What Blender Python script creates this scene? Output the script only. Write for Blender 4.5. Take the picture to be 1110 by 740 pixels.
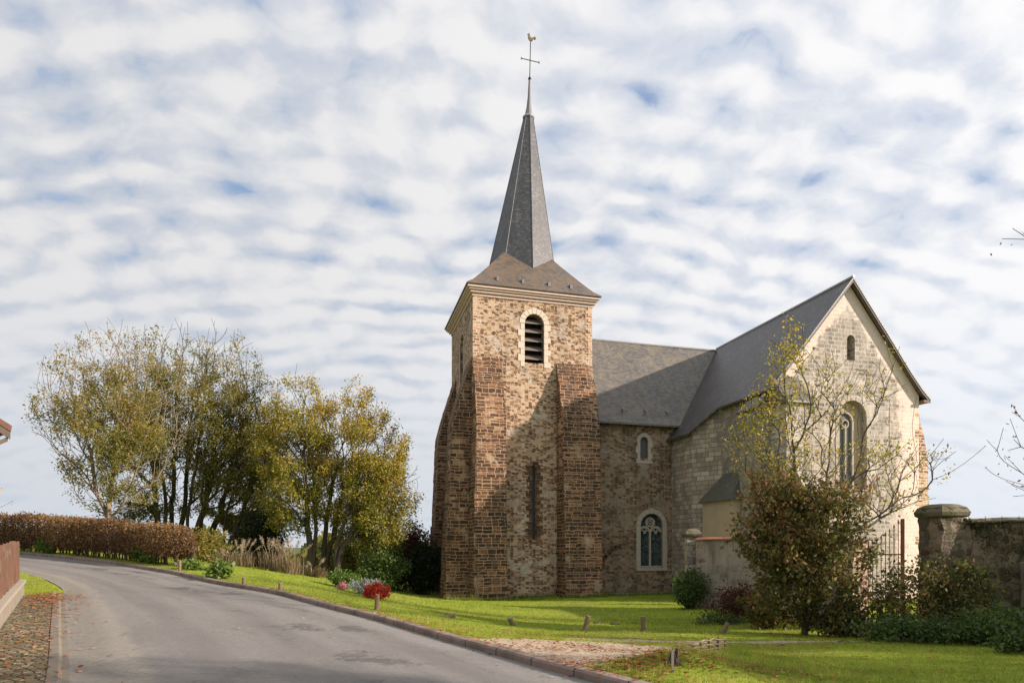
import bpy, bmesh, math, random
import numpy as np
from mathutils import Vector, Matrix
from mathutils import noise as mn
R = math.radians
random.seed(7); rng = np.random.default_rng(7)
for o in list(bpy.data.objects): bpy.data.objects.remove(o)
scene = bpy.context.scene
COL = scene.collection

# ------------------------------------------------------------------ camera
EYE = 1.6; F = 690.0; CX = 555.0; HY = 592.0
cam_d = bpy.data.cameras.new('camera'); cam = bpy.data.objects.new('camera', cam_d); COL.objects.link(cam)
cam.location = (0, 0, EYE); cam.rotation_euler = (R(90), 0, 0)
cam_d.sensor_width = 36; cam_d.lens = F/1110*36; cam_d.shift_y = (HY-370)/1110
cam_d.clip_start = .1; cam_d.clip_end = 6000
scene.camera = cam
# ------------------------------------------------------------------ sun
TH = R(15)                                   # the church is turned 15 degrees
def w2(a, b): return (math.cos(TH)*a - math.sin(TH)*b, math.sin(TH)*a + math.cos(TH)*b)
SL = (1.92, -1.0, .864)                      # towards the sun, church axes
sx, sy = w2(SL[0], SL[1]); SUN = Vector((sx, sy, SL[2])).normalized()
SUN_STRENGTH = 5.0
sd = bpy.data.lights.new('sun', 'SUN'); sd.energy = SUN_STRENGTH; sd.angle = R(1.0); sd.color = (1, .845, .735)
so = bpy.data.objects.new('sun', sd); COL.objects.link(so); so.rotation_euler = SUN.to_track_quat('Z', 'Y').to_euler()
scene.view_settings.view_transform = 'Standard'; scene.view_settings.look = 'None'
scene.view_settings.exposure = .85; scene.view_settings.gamma = 1
CLOUD = .475
# ------------------------------------------------------------------ node helpers
class N:
    def __init__(s, nt): s.nt = nt
    def __call__(s, t, inp=None, **props):
        n = s.nt.nodes.new('ShaderNode'+t)
        for k, v in props.items(): setattr(n, k, v)
        for k, v in (inp or {}).items():
            sock = n.inputs[k]
            if isinstance(v, bpy.types.NodeSocket): s.nt.links.new(v, sock)
            elif isinstance(v, bpy.types.Node): s.nt.links.new(v.outputs[0], sock)
            else: sock.default_value = v
        return n
    def math(s, op, a, b=0., c=0., clamp=False):
        n = s('Math', {0: a, 1: b, 2: c}, operation=op, use_clamp=clamp); return n.outputs[0]
    def vmath(s, op, a, b=(0, 0, 0)):
        n = s('VectorMath', {0: a, 1: b}, operation=op); return n.outputs[0]
    def vscale(s, a, f):
        n = s('VectorMath', {0: a, 'Scale': f}, operation='SCALE'); return n.outputs[0]
    def ramp(s, fac, stops, interp='LINEAR'):
        n = s('ValToRGB', {'Fac': fac}); cr = n.color_ramp; cr.interpolation = interp
        while len(cr.elements) < len(stops): cr.elements.new(.5)
        for e, (p, c) in zip(cr.elements, stops):
            e.position = p; e.color = (c, c, c, 1) if isinstance(c, (int, float)) else (*c, 1)
        return n.outputs[0]
    def mix(s, fac, a, b, blend='MIX'):
        n = s('Mix', data_type='RGBA', blend_type=blend)
        for i, v in ((0, fac), (6, a), (7, b)):
            if isinstance(v, bpy.types.NodeSocket): s.nt.links.new(v, n.inputs[i])
            else: n.inputs[i].default_value = (*v, 1) if isinstance(v, tuple) and len(v) == 3 else v
        return n.outputs[2]
    def noise(s, vec, scale, detail=4, rough=.55, out=0, dim='3D'):
        n = s('TexNoise', {'Vector': vec, 'Scale': scale, 'Detail': detail, 'Roughness': rough}, noise_dimensions=dim)
        return n.outputs[out]
    def sm(s, v, lo, hi, a=0., b=1.):
        n = s('MapRange', {0: v, 1: lo, 2: hi, 3: a, 4: b}, interpolation_type='SMOOTHSTEP'); return n.outputs[0]

# ------------------------------------------------------------------ world
world = bpy.data.worlds.new('World'); scene.world = world; world.use_nodes = True
wn = world.node_tree; wn.nodes.clear(); g = N(wn)
sky = g('TexSky', sky_type='NISHITA', sun_disc=False, sun_elevation=math.asin(SUN.z),
        sun_rotation=math.atan2(SUN.x, SUN.y))
tc = g('TexCoord').outputs['Generated']
sep = g('SeparateXYZ', {0: tc})
zc = g.math('MAXIMUM', sep.outputs[2], .0)
den = g.math('ADD', zc, .42)
cu = g.math('DIVIDE', sep.outputs[0], den); cv = g.math('DIVIDE', sep.outputs[1], den)
P = g('CombineXYZ', {0: cu, 1: cv, 2: 0.}).outputs[0]
warp = g.vscale(g.vmath('SUBTRACT', g.noise(P, 2.2, 2, .5, out=1), (.5, .5, .5)), .13)
P2 = g.vmath('ADD', P, warp)
rot = g('VectorRotate', {'Vector': P2, 'Angle': R(-7)}, rotation_type='Z_AXIS').outputs[0]
warp2 = g.vscale(g.vmath('SUBTRACT', g.noise(rot, 16., 3, .55, out=1), (.5, .5, .5)), .045)
Q = g('Mapping', {'Vector': g.vmath('ADD', rot, warp2), 'Scale': (.66, 1.0, 1)}, vector_type='POINT').outputs[0]
puff = g('TexVoronoi', {'Vector': Q, 'Scale': 17., 'Smoothness': .6, 'Randomness': .75}, feature='SMOOTH_F1', voronoi_dimensions='2D').outputs['Distance']
puff = g.math('SUBTRACT', .8, g.math('MULTIPLY', puff, 1.1))
sv = g('SeparateXYZ', {0: g.vmath('ADD', rot, g.vscale(warp2, .7))}).outputs[1]
band = g.math('SINE', g.math('MULTIPLY', sv, 6.2832/.062))
nb = g.noise(Q, 20., 5, .55, dim='2D')
lo = g.noise(P, 3.0, 3, .55, dim='2D')
dens = g.math('ADD', g.math('MULTIPLY', puff, .42), g.math('MULTIPLY', band, .080))
dens = g.math('ADD', dens, g.math('MULTIPLY', nb, .54))
dens = g.math('ADD', dens, g.math('MULTIPLY', g.math('SUBTRACT', lo, .5), .36))
# thicker towards the horizon where one looks through more of the layer
dens = g.math('ADD', dens, g.sm(sep.outputs[2], .02, .45, .14, 0.))
cover = g.sm(dens, .02, .28)
thick = g.sm(dens, .18, .62)
cl = g.ramp(thick, [(0, (.69, .755, .87)), (.35, (.81, .845, .92)), (.7, (.94, .95, .985)), (1, (1.04, 1.03, 1.04))])
cl = g.mix(g.sm(sep.outputs[2], .0, .42, .80, 0.), cl, (.80, .865, .96))
sdot = g('VectorMath', {0: tc, 1: tuple(SUN)}, operation='DOT_PRODUCT').outputs['Value']
glow = g.math('MULTIPLY', g.sm(sdot, -.6, .9, .90, 1.16), CLOUD)
cloud = g.vscale(cl, glow)
skyc = g.vscale(sky.outputs[0], .10)
blue = g.mix(.7, skyc, tuple(x*CLOUD for x in (.34, .49, .78)))
final = g.mix(cover, blue, cloud)
bg = g('Background', {'Color': final, 'Strength': 1.0})
wo = g('OutputWorld', {'Surface': bg})
world.cycles.sampling_method = 'MANUAL'; world.cycles.sample_map_resolution = 512

# ------------------------------------------------------------------ object helpers
def link(o, parent=None):
    COL.objects.link(o)
    if parent: o.parent = parent
    return o
def tag(o, label=None, cat=None, group=None, kind=None):
    if label: o['label'] = label
    if cat: o['category'] = cat
    if group: o['group'] = group
    if kind: o['kind'] = kind
    return o
def empty(name, loc, rz=0, label=None, cat=None, group=None):
    o = bpy.data.objects.new(name, None); o.location = loc; o.rotation_euler = (0, 0, rz); o.empty_display_size = .2
    link(o); return tag(o, label, cat, group)
def face_uv(me):
    uvl = me.uv_layers.new(name='UVMap') if not me.uv_layers else me.uv_layers[0]
    vs = me.vertices
    for p in me.polygons:
        n = p.normal
        if abs(n.z) > .995: u = Vector((1, 0, 0)); v = Vector((0, 1, 0))
        else:
            u = Vector((-n.y, n.x, 0)).normalized(); v = n.cross(u)
        for li in p.loop_indices:
            co = vs[me.loops[li].vertex_index].co
            uvl.data[li].uv = (co.dot(u), co.dot(v))
def mesh_obj(name, verts, faces, mat, parent=None, smooth=False, uv=True, mats=None, fmat=None):
    me = bpy.data.meshes.new(name); me.from_pydata([tuple(v) for v in verts], [], [tuple(f) for f in faces]); me.validate(); me.update()
    for m in (mats or [mat]): me.materials.append(m)
    if fmat is not None:
        for p, k in zip(me.polygons, fmat): p.material_index = k
    if uv: face_uv(me)
    if smooth: me.polygons.foreach_set('use_smooth', [True]*len(me.polygons))
    return link(bpy.data.objects.new(name, me), parent)
class MB:
    """collects shapes into one mesh"""
    def __init__(s): s.v = []; s.f = []
    def add(s, vs, fs):
        k = len(s.v); s.v += [Vector(v) for v in vs]; s.f += [[i+k for i in f] for f in fs]; return s
    def box(s, a, b):
        (x0, y0, z0), (x1, y1, z1) = a, b
        return s.add([(x0, y0, z0), (x1, y0, z0), (x1, y1, z0), (x0, y1, z0), (x0, y0, z1), (x1, y0, z1), (x1, y1, z1), (x0, y1, z1)],
                     [(0, 3, 2, 1), (4, 5, 6, 7), (0, 1, 5, 4), (1, 2, 6, 5), (2, 3, 7, 6), (3, 0, 4, 7)])
    def prism(s, poly, axis, lo, hi):
        """extrude a 2-D polygon along axis 0/1/2"""
        def mk(p, t):
            q = list(p); q.insert(axis, t); return q
        n = len(poly); vs = [mk(p, lo) for p in poly]+[mk(p, hi) for p in poly]
        return s.add(vs, [list(range(n))[::-1], list(range(n, 2*n))]+[(i, (i+1) % n, n+(i+1) % n, n+i) for i in range(n)])
    def loft(s, rings, cap=True):
        n = len(rings[0]); k = len(s.v); s.v += [Vector(p) for r in rings for p in r]
        for j in range(len(rings)-1):
            for i in range(n):
                a = k+j*n+i; b = k+j*n+(i+1) % n; s.f.append([a, b, b+n, a+n])
        if cap: s.f.append([k+i for i in range(n)][::-1]); s.f.append([k+(len(rings)-1)*n+i for i in range(n)])
        return s
    def tube(s, pts, rad, n=6, cap=True):
        pts = [Vector(p) for p in pts]; rs = rad if isinstance(rad, (list, tuple)) else [rad]*len(pts)
        rings = []
        for i, p in enumerate(pts):
            d = (pts[min(i+1, len(pts)-1)]-pts[max(i-1, 0)]).normalized()
            u = d.orthogonal().normalized() if i == 0 else (u - d*u.dot(d)).normalized()
            w = d.cross(u)
            rings.append([p+(u*math.cos(t)+w*math.sin(t))*rs[i] for t in [2*math.pi*k/n for k in range(n)]])
        return s.loft(rings, cap)
    def build(s, name, mat, parent=None, smooth=False, bevel=0):
        me = bpy.data.meshes.new(name); me.from_pydata([tuple(v) for v in s.v], [], s.f); me.update()
        bm = bmesh.new(); bm.from_mesh(me); bmesh.ops.recalc_face_normals(bm, faces=bm.faces)
        if bevel: bmesh.ops.bevel(bm, geom=list(bm.edges), offset=bevel, segments=1, affect='EDGES', clamp_overlap=True)
        bm.to_mesh(me); bm.free(); me.update(); me.materials.append(mat); face_uv(me)
        if smooth: me.polygons.foreach_set('use_smooth', [True]*len(me.polygons))
        return link(bpy.data.objects.new(name, me), parent)
def cut(o, cutters):
    """boolean difference, baked into the mesh; the cutters are removed again"""
    for c in cutters:
        m = o.modifiers.new('b', 'BOOLEAN'); m.operation = 'DIFFERENCE'; m.object = c; m.solver = 'EXACT'
    bpy.context.view_layer.update()
    dg = bpy.context.evaluated_depsgraph_get()
    me = bpy.data.meshes.new_from_object(o.evaluated_get(dg)); o.modifiers.clear()
    old = o.data; nm = old.name; o.data = me; bpy.data.meshes.remove(old); me.name = nm
    for c in cutters: bpy.data.objects.remove(c)
    face_uv(me)
def arch_poly(c, w, z0, z1, n=10, pointed=0.0):
    """outline of an arched opening (x, z), flat bottom"""
    r = w/2; zs = z1 - r*(1+pointed)
    pts = [(c-r, z0), (c+r, z0)]
    for i in range(n+1):
        t = math.pi*i/n; pts.append((c+r*math.cos(t), zs+r*(1+pointed)*math.sin(t)**(1 if not pointed else .9)))
    return pts
def subdiv_noise(o, cuts, amp, scale=3.):
    """roughen a mesh a little so edges are not ruler straight"""
    bm = bmesh.new(); bm.from_mesh(o.data)
    bmesh.ops.subdivide_edges(bm, edges=list(bm.edges), cuts=cuts, use_grid_fill=True)
    from mathutils import noise
    for v in bm.verts: v.co += noise.noise_vector(v.co*scale)*amp
    bm.to_mesh(o.data); bm.free(); face_uv(o.data)

# ------------------------------------------------------------------ ground height
def at(px, py, d): return ((px-CX)/F*d, d, EYE-(py-HY)/F*d)
ctrl = [at(650, 740, 7.7), at(520, 704, 10.3), at(450, 684, 12.3), at(393, 668, 14.5), at(301, 644, 18), at(231, 632, 20.5),
        at(195, 622.5, 22.3), at(150, 616, 24), at(54, 603.5, 27.5), at(23, 600, 29), (-30, 31, 1.5), (-45, 33, 1.9),
        at(65, 740, 7.5), at(66, 648, 16), at(46, 626, 20.3), (-22, 24, 1.0), (-35, 27, 1.6), at(0, 686, 11), at(27, 645, 17),
        at(600, 705, 11.6), at(600, 690, 15), at(600, 680, 18.5), at(600, 671, 22.5), at(600, 659, 29.5), at(600, 649, 36),
        at(450, 665, 18), at(450, 656, 24), at(450, 651, 30), at(450, 648, 36),
        at(350, 633, 27), at(350, 628, 32), at(300, 630, 23), at(300, 622, 30), at(240, 614, 28), at(200, 611, 26),
        at(900, 735, 8.7), at(1100, 735, 8.7), at(900, 700, 13.4), at(1050, 700, 13.4), at(880, 692, 16), at(1000, 692, 17.),
        at(780, 665, 25), at(735, 650, 36), at(780, 680, 19), at(784, 689, 15.9), at(900, 655, 31), at(697, 688, 15.8),
        (-15, 34, .55), (-22, 36, 1.0), (-35, 38, 1.6), (-35, 15, 1.2), (-22, 10, .7), (-12, 2, .1), (0, -2, 0), (12, -2, 0), (0, 3, 0),
        (-20, 50, -.6), (-10, 45, -1.2), (-3, 48, -1.8), (8, 48, -1.5), (25, 45, -1.5), (25, 25, -1.1), (25, 10, -.3), (20, 0, 0), (-40, 0, .8)]
C = np.array(ctrl); 
def tpsU(r2): return .5*r2*np.log(r2+1e-9)
_D = ((C[:, None, :2]-C[None, :, :2])**2).sum(-1); _n = len(C)
_A = np.zeros((_n+3, _n+3)); _A[:_n, :_n] = tpsU(_D)+np.eye(_n)*.6; _A[:_n, _n] = 1; _A[:_n, _n+1:] = C[:, :2]; _A[_n:, :_n] = _A[:_n, _n:].T
_W = np.linalg.solve(_A, np.concatenate([C[:, 2], [0, 0, 0]]))
def gz_np(x, y):
    x = np.asarray(x, float); y = np.asarray(y, float); sh = x.shape; x = x.ravel(); y = y.ravel()
    cxx = np.clip(x, -45, 27); cyy = np.clip(y, -4, 50)
    out = np.full(x.shape, _W[_n]) + _W[_n+1]*cxx + _W[_n+2]*cyy
    for i in range(_n): out += _W[i]*tpsU((cxx-C[i, 0])**2+(cyy-C[i, 1])**2)
    far = np.hypot(x-cxx, y-cyy); t = np.clip(far/60, 0, 1); t = t*t*(3-2*t)
    return (out*(1-t) + -7.*t).reshape(sh)
def gz(x, y): return float(gz_np(np.array([x]), np.array([y]))[0])

KERB = [(14.5, -14), (9.5, -6), (4.6, 2), at(650, 740, 7.7)[:2], at(520, 704, 10.3)[:2], at(450, 684, 12.3)[:2], at(393, 668, 14.5)[:2], at(301, 644, 18)[:2],
        at(231, 632, 20.5)[:2], at(150, 616, 24)[:2], at(54, 603.5, 27.5)[:2], (-23.5, 29), (-32, 31.3), (-46, 33)]
LEFT = [(7.5, -14), (1.6, -3), (-2.1, 2.8), at(65, 740, 7.5)[:2], (-8.3, 11.7), at(66, 648, 16)[:2], (-13.2, 18.6), (-16.2, 21.2), (-20.5, 23.8), (-27, 26.3), (-36, 28.4), (-47, 29.5)]
WALLP = [(0.2, -2.4), (-3.0, 2.4), (-6.2, 7.2), (-8.85, 11), (-11.1, 14.3), (-13.0, 17.0)]
def resample(pl, n):
    """Catmull-Rom through the points, then n even samples"""
    p = [Vector((x, y)) for x, y in pl]; p = [p[0]*2-p[1]]+p+[p[-1]*2-p[-2]]; out = []
    for i in range(1, len(p)-2):
        for k in range(24):
            t = k/24; a, b, c, d = p[i-1:i+3]
            out.append(.5*((2*b)+(c-a)*t+(2*a-5*b+4*c-d)*t*t+(3*b-a-3*c+d)*t**3))
    out.append(p[-2]); q = np.array([tuple(v) for v in out]); s = np.concatenate([[0], np.cumsum(np.hypot(*np.diff(q, axis=0).T))])
    tt = np.linspace(0, s[-1], n); return np.stack([np.interp(tt, s, q[:, 0]), np.interp(tt, s, q[:, 1])], 1)
KN = resample(KERB, 240); LN = resample(LEFT, 240); WN = resample(WALLP, 60)
def sdist(x, y, line):
    """signed distance to a polyline, positive to the right of its direction reversed (lawn side for KERB)"""
    x = np.asarray(x, float).ravel(); y = np.asarray(y, float).ravel(); best = np.full(x.shape, 1e9); sg = np.ones(x.shape)
    for i in range(len(line)-1):
        ax, ay = line[i]; bx, by = line[i+1]; dx, dy = bx-ax, by-ay
        t = np.clip(((x-ax)*dx+(y-ay)*dy)/(dx*dx+dy*dy), 0, 1); d = np.hypot(x-ax-t*dx, y-ay-t*dy); m = d < best
        best = np.where(m, d, best); sg = np.where(m, np.sign(-(dx*(y-ay)-dy*(x-ax))), sg)
    return best*sg
def roadside(x, y):
    """height added to gz: the lawn stands a kerb above the road"""
    dk = sdist(x, y, KN); dl = sdist(x, y, LN)      # right of line = lawn side of kerb ; right of LEFT = road side
    r = np.clip((dk-.06)/.16, 0, 1); r = r*r*(3-2*r)
    l = np.clip((-dl+.14)/.14, 0, 1); l = l*l*(3-2*l)
    return -.12 + .22*r + .14*l, dk, dl
def gtop(x, y):
    a, _, _ = roadside(np.array([x]), np.array([y])); return gz(x, y)+float(a[0])

# ------------------------------------------------------------------ materials
def material(name):
    m = bpy.data.materials.new(name); m.use_nodes = True; nt = m.node_tree; nt.nodes.clear(); return m, N(nt)
def finish(g, col, rough=.9, bump=None, bs=.3, bd=.02, spec=.25, metallic=0.):
    inp = {'Base Color': col if isinstance(col, (bpy.types.NodeSocket,)) else (*col, 1), 'Roughness': rough, 'Specular IOR Level': spec, 'Metallic': metallic}
    if bump is not None:
        inp['Normal'] = g('Bump', {'Height': bump, 'Strength': bs, 'Distance': bd}).outputs[0]
    b = g('BsdfPrincipled', inp); g('OutputMaterial', {'Surface': b})
def uvc(g): return g('UVMap').outputs[0]
def flat(name, col, rough=.8, var=.25, scale=6., bs=.2, metallic=0., spec=.25):
    m, g = material(name); c = g('TexCoord').outputs['Object']
    n = g.noise(c, scale, 5, .6)
    cc = g.mix(n, tuple(x*(1-var) for x in col), tuple(min(1, x*(1+var)) for x in col))
    finish(g, cc, rough, n, bs, .01, spec, metallic); return m

def rubble(name, stones, mortar, mortar2, density=.6, sw=.34, sh=.15, clus=1.1, plaster=None, plaster_amt=.5, dark_stain=0., lowmix=None):
    m, g = material(name); uv = uvc(g); oc = g('TexCoord').outputs['Object']
    w = g.vscale(g.vmath('SUBTRACT', g.noise(uv, 1.6, 3, .6, out=1, dim='2D'), (.5, .5, .5)), .07)
    w2_ = g.vscale(g.vmath('SUBTRACT', g.noise(uv, 11, 2, .6, out=1, dim='2D'), (.5, .5, .5)), .035)
    p = g.vmath('ADD', g.vmath('ADD', uv, w), w2_)
    q = g('Mapping', {'Vector': p, 'Scale': (1/sw, 1/sh, 1)}).outputs[0]
    ve = g('TexVoronoi', {'Vector': q, 'Scale': 1., 'Randomness': .72}, feature='DISTANCE_TO_EDGE', voronoi_dimensions='2D').outputs['Distance']
    vc = g('TexVoronoi', {'Vector': q, 'Scale': 1., 'Randomness': .72}, feature='F1', voronoi_dimensions='2D').outputs['Color']
    s = g('SeparateColor', {0: vc})
    big = g.noise(uv, .55, 3, .6, dim='2D'); fine = g.noise(oc, 9, 5, .65); grit = g.noise(oc, 45, 3, .6)
    dn = g.math('ADD', s.outputs[0], g.math('MULTIPLY', g.math('SUBTRACT', big, .5), clus))
    has = g.sm(dn, 1-density-.04, 1-density+.04)
    edge = g.sm(g.math('ADD', ve, g.math('MULTIPLY', g.math('SUBTRACT', fine, .5), .16)), .05, .13)
    mask = g.math('MULTIPLY', has, edge)
    sc = g.ramp(s.outputs[1], stones)
    sc = g.mix(g.math('MULTIPLY', fine, .6), sc, (.05, .035, .028))
    mc = g.mix(g.sm(g.noise(uv, 1.3, 5, .65, dim='2D'), .35, .65), mortar, mortar2)
    mc = g.mix(g.math('MULTIPLY', g.sm(g.noise(uv, 7., 4, .7, dim='2D'), .5, .66), .5), mc, tuple(x*.5 for x in mortar))
    mc = g.mix(g.math('MULTIPLY', grit, .45), mc, tuple(x*.55 for x in mortar))
    col = g.mix(mask, mc, sc)
    if plaster:
        pm = g.sm(g.math('ADD', g.noise(uv, .8, 6, .68, dim='2D'), g.math('MULTIPLY', s.outputs[2], .06)), 1-plaster_amt, 1-plaster_amt+.07)
        pc = g.mix(g.noise(uv, 3, 5, .7, dim='2D'), tuple(x*.7 for x in plaster), plaster)
        col = g.mix(g.math('MULTIPLY', pm, .85), col, pc)
    if dark_stain:
        st = g.noise(g('Mapping', {'Vector': uv, 'Scale': (1.4, .28, 1)}).outputs[0], 1., 6, .65, dim='2D')
        col = g.mix(g.math('MULTIPLY', g.sm(st, .46, .72), dark_stain), col, (.05, .04, .034))
    h = g.math('ADD', g.math('MULTIPLY', mask, .7), g.math('MULTIPLY', fine, .5))
    finish(g, col, .92, h, .9, .055, .15); return m

def coursed(name, ramp, mortar, bw=.42, rh=.17, ms=.018, warp=.05, patch=None, patch_amt=.4, stain=.3, bs=.6, grime=(.045, .038, .033), extra=None, rough_edge=.0):
    m, g = material(name); uv = uvc(g); oc = g('TexCoord').outputs['Object']
    w = g.vscale(g.vmath('SUBTRACT', g.noise(uv, 1.7, 3, .6, out=1, dim='2D'), (.5, .5, .5)), warp*2)
    w2_ = g.vscale(g.vmath('SUBTRACT', g.noise(uv, 14, 2, .6, out=1, dim='2D'), (.5, .5, .5)), .03)
    p = g.vmath('ADD', g.vmath('ADD', uv, w), w2_)
    bt = g('TexBrick', {'Vector': p, 'Color1': (0, 0, 0, 1), 'Color2': (1, 1, 1, 1), 'Mortar': (.5, .5, .5, 1), 'Scale': 1., 'Mortar Size': ms, 'Mortar Smooth': .35,
                        'Bias': 0., 'Brick Width': bw, 'Row Height': rh}, offset=.5, squash=.75, squash_frequency=3)
    fine = g.noise(oc, 8, 5, .65); big = g.noise(uv, .6, 4, .6, dim='2D')
    rnd = g.math('ADD', g.math('MULTIPLY', bt.outputs[0], .85), g.math('MULTIPLY', g.math('SUBTRACT', fine, .5), .5))
    rnd = g.math('ADD', rnd, g.math('MULTIPLY', g.math('SUBTRACT', big, .5), .9), clamp=True)
    sc = g.ramp(rnd, ramp)
    mf = bt.outputs['Fac']
    col = g.mix(mf, sc, mortar)
    if patch:
        pm = g.sm(g.noise(uv, .75, 6, .7, dim='2D'), 1-patch_amt, 1-patch_amt+.08)
        col = g.mix(g.math('MULTIPLY', pm, .8), col, g.mix(fine, tuple(x*.75 for x in patch), patch))
    if stain:
        st = g.noise(g('Mapping', {'Vector': uv, 'Scale': (1.3, .35, 1)}).outputs[0], 1., 6, .65, dim='2D')
        col = g.mix(g.math('MULTIPLY', g.sm(st, .45, .72), stain), col, grime)
    h = g.math('ADD', g.math('MULTIPLY', g.math('SUBTRACT', 1., mf), .7), g.math('MULTIPLY', fine, .5))
    if extra: col = extra(g, col, uv, oc)
    finish(g, col, .92, h, bs, .045, .15); return m

DK = [(0, (.045, .027, .020)), (.35, (.085, .047, .030)), (.6, (.15, .078, .043)), (.8, (.24, .125, .07)), (1, (.42, .30, .19))]
M = {}
M['tower'] = rubble('tower_rubble', [(0, (.10, .058, .038)), (.3, (.20, .11, .06)), (.55, (.34, .20, .115)), (.75, (.45, .30, .17)), (1, (.54, .42, .29))],
                    (.57, .42, .29), (.47, .345, .235), density=.60, sw=.22, sh=.10, clus=.55, plaster=(.60, .51, .41), plaster_amt=.40, dark_stain=.22)
def low_tower(g, col, uv, oc): return col
M['butt'] = coursed('ironstone_blocks', DK, (.41, .285, .18), .50, .19, .021, .075, patch=(.44, .34, .24), patch_amt=.40, stain=.5)
M['nave'] = rubble('nave_rubble', [(0, (.09, .068, .048)), (.4, (.18, .13, .085)), (.75, (.28, .20, .13)), (1, (.38, .31, .23))],
                   (.37, .265, .17), (.29, .21, .14), density=.70, sw=.26, sh=.12, clus=.5, plaster=(.35, .295, .23), plaster_amt=.42, dark_stain=.5)
M['ashlar'] = coursed('limestone_ashlar', [(0, (.24, .20, .16)), (.5, (.37, .32, .25)), (1, (.50, .44, .36))], (.13, .10, .08), .52, .27, .016, .015,
                      patch=(.27, .235, .195), patch_amt=.40, stain=.5, bs=.5, grime=(.13, .12, .11))
M['sidewall'] = coursed('side_masonry', [(0, (.19, .16, .13)), (.5, (.31, .265, .21)), (1, (.44, .38, .31))], (.34, .29, .22), .4, .2, .018, .04,
                        patch=(.24, .22, .19), patch_amt=.55, stain=.45, bs=.4, grime=(.12, .11, .10))
def gable_extra(g, col, uv, oc):
    s = g('SeparateXYZ', {0: oc})
    # pale lime render along both rakes and the right flank, ragged against the bare stone
    da = g.math('ABSOLUTE', g.math('SUBTRACT', s.outputs[0], 18.2))
    rake = g.math('SUBTRACT', g.math('MULTIPLY', g.math('SUBTRACT', 16.6, s.outputs[2]), .817), da)   # metres in from the rake
    flank = g.math('SUBTRACT', 22.9, s.outputs[0])
    inn = g.math('MINIMUM', g.math('MULTIPLY', rake, .8), g.math('MULTIPLY', flank, .52))
    nz = g.math('MULTIPLY', g.math('SUBTRACT', g.noise(uv, 1.6, 6, .7, dim='2D'), .5), 1.5)
    k = g.sm(g.math('ADD', inn, nz), .52, .88, 1., 0.)
    pc = g.mix(g.noise(uv, 1.7, 6, .65, dim='2D'), (.66, .51, .42), (.77, .65, .57))
    return g.mix(g.math('MULTIPLY', k, .93), col, pc)
M['gable'] = coursed('gable_masonry', [(0, (.17, .155, .135)), (.4, (.27, .245, .21)), (1, (.42, .375, .32))], (.50, .44, .37), .42, .215, .026, .05,
                     patch=(.64, .57, .50), patch_amt=.48, stain=.48, bs=.5, grime=(.17, .15, .13), extra=gable_extra)
M['brickish'] = coursed('rusty_blocks', [(0, (.16, .08, .055)), (.5, (.38, .20, .13)), (1, (.60, .42, .29))], (.62, .50, .36), .40, .16, .03, .05, patch=(.62, .49, .35), patch_amt=.5, stain=.12)
def slate(name, base, lich, lamt, light, bw=.22, rh=.13):
    m, g = material(name); uv = uvc(g); oc = g('TexCoord').outputs['Object']
    w = g.vscale(g.vmath('SUBTRACT', g.noise(uv, 3, 2, .6, out=1, dim='2D'), (.5, .5, .5)), .03)
    p = g.vmath('ADD', uv, w)
    bt = g('TexBrick', {'Vector': p, 'Color1': (0, 0, 0, 1), 'Color2': (1, 1, 1, 1), 'Mortar': (.0, .0, .0, 1), 'Scale': 1., 'Mortar Size': .008, 'Mortar Smooth': .2,
                        'Bias': 0., 'Brick Width': bw, 'Row Height': rh}, offset=.5)
    big = g.noise(uv, .5, 4, .6, dim='2D'); fine = g.noise(oc, 12, 4, .65)
    st = g.noise(g('Mapping', {'Vector': uv, 'Scale': (2.2, .25, 1)}).outputs[0], 1., 5, .6, dim='2D')
    r = g.math('ADD', g.math('MULTIPLY', bt.outputs[0], .45), g.math('MULTIPLY', fine, .35))
    r = g.math('ADD', r, g.math('MULTIPLY', g.math('SUBTRACT', big, .5), .5)); r = g.math('ADD', r, g.math('MULTIPLY', g.math('SUBTRACT', st, .5), .45), clamp=True)
    col = g.ramp(r, [(0, tuple(x*.5 for x in base)), (.5, base), (1, light)])
    ln = g.math('ADD', g.noise(uv, 1.1, 6, .7, dim='2D'), g.math('MULTIPLY', g.math('SUBTRACT', bt.outputs[0], .5), .12))
    lm = g.sm(ln, 1-lamt-.05, 1-lamt+.16)
    col = g.mix(g.math('MULTIPLY', lm, .8), col, g.mix(fine, tuple(x*.6 for x in lich), tuple(x*1.25 for x in lich)))
    col = g.mix(g.math('MULTIPLY', bt.outputs['Fac'], .9), col, (.015, .015, .017))
    spk = g.sm(g.noise(uv, 5., 4, .7, dim='2D'), .60, .68); col = g.mix(g.math('MULTIPLY', spk, .45), col, tuple(x*1.3 for x in lich))
    # a course steps up towards its lower edge
    sep_ = g('SeparateXYZ', {0: p}); fr = g.math('FRACT', g.math('DIVIDE', sep_.outputs[1], rh))
    h = g.math('ADD', g.math('MULTIPLY', fr, -.8), g.math('MULTIPLY', bt.outputs[0], .5))
    finish(g, col, .46, h, .45, .012, .55); return m
M['slate'] = slate('slate_roof', (.060, .058, .057), (.15, .12, .08), .38, (.15, .145, .14))
M['slate_nave'] = slate('slate_nave', (.115, .106, .092), (.18, .15, .10), .50, (.20, .187, .165))
M['slate_spire'] = slate('slate_spire', (.066, .069, .074), (.20, .16, .11), .34, (.17, .17, .17), .2, .12)
M['slate_skirt'] = slate('slate_skirt', (.105, .088, .072), (.17, .11, .06), .56, (.17, .145, .12), .2, .12)
M['cornice'] = flat('cornice_stone', (.62, .485, .43), .85, .16, 5)
M['dressed_light'] = flat('dressed_stone_pale', (.56, .49, .40), .88, .2, 7, .35)
M['dressed'] = flat('dressed_stone', (.40, .355, .295), .88, .2, 7, .35)
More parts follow.
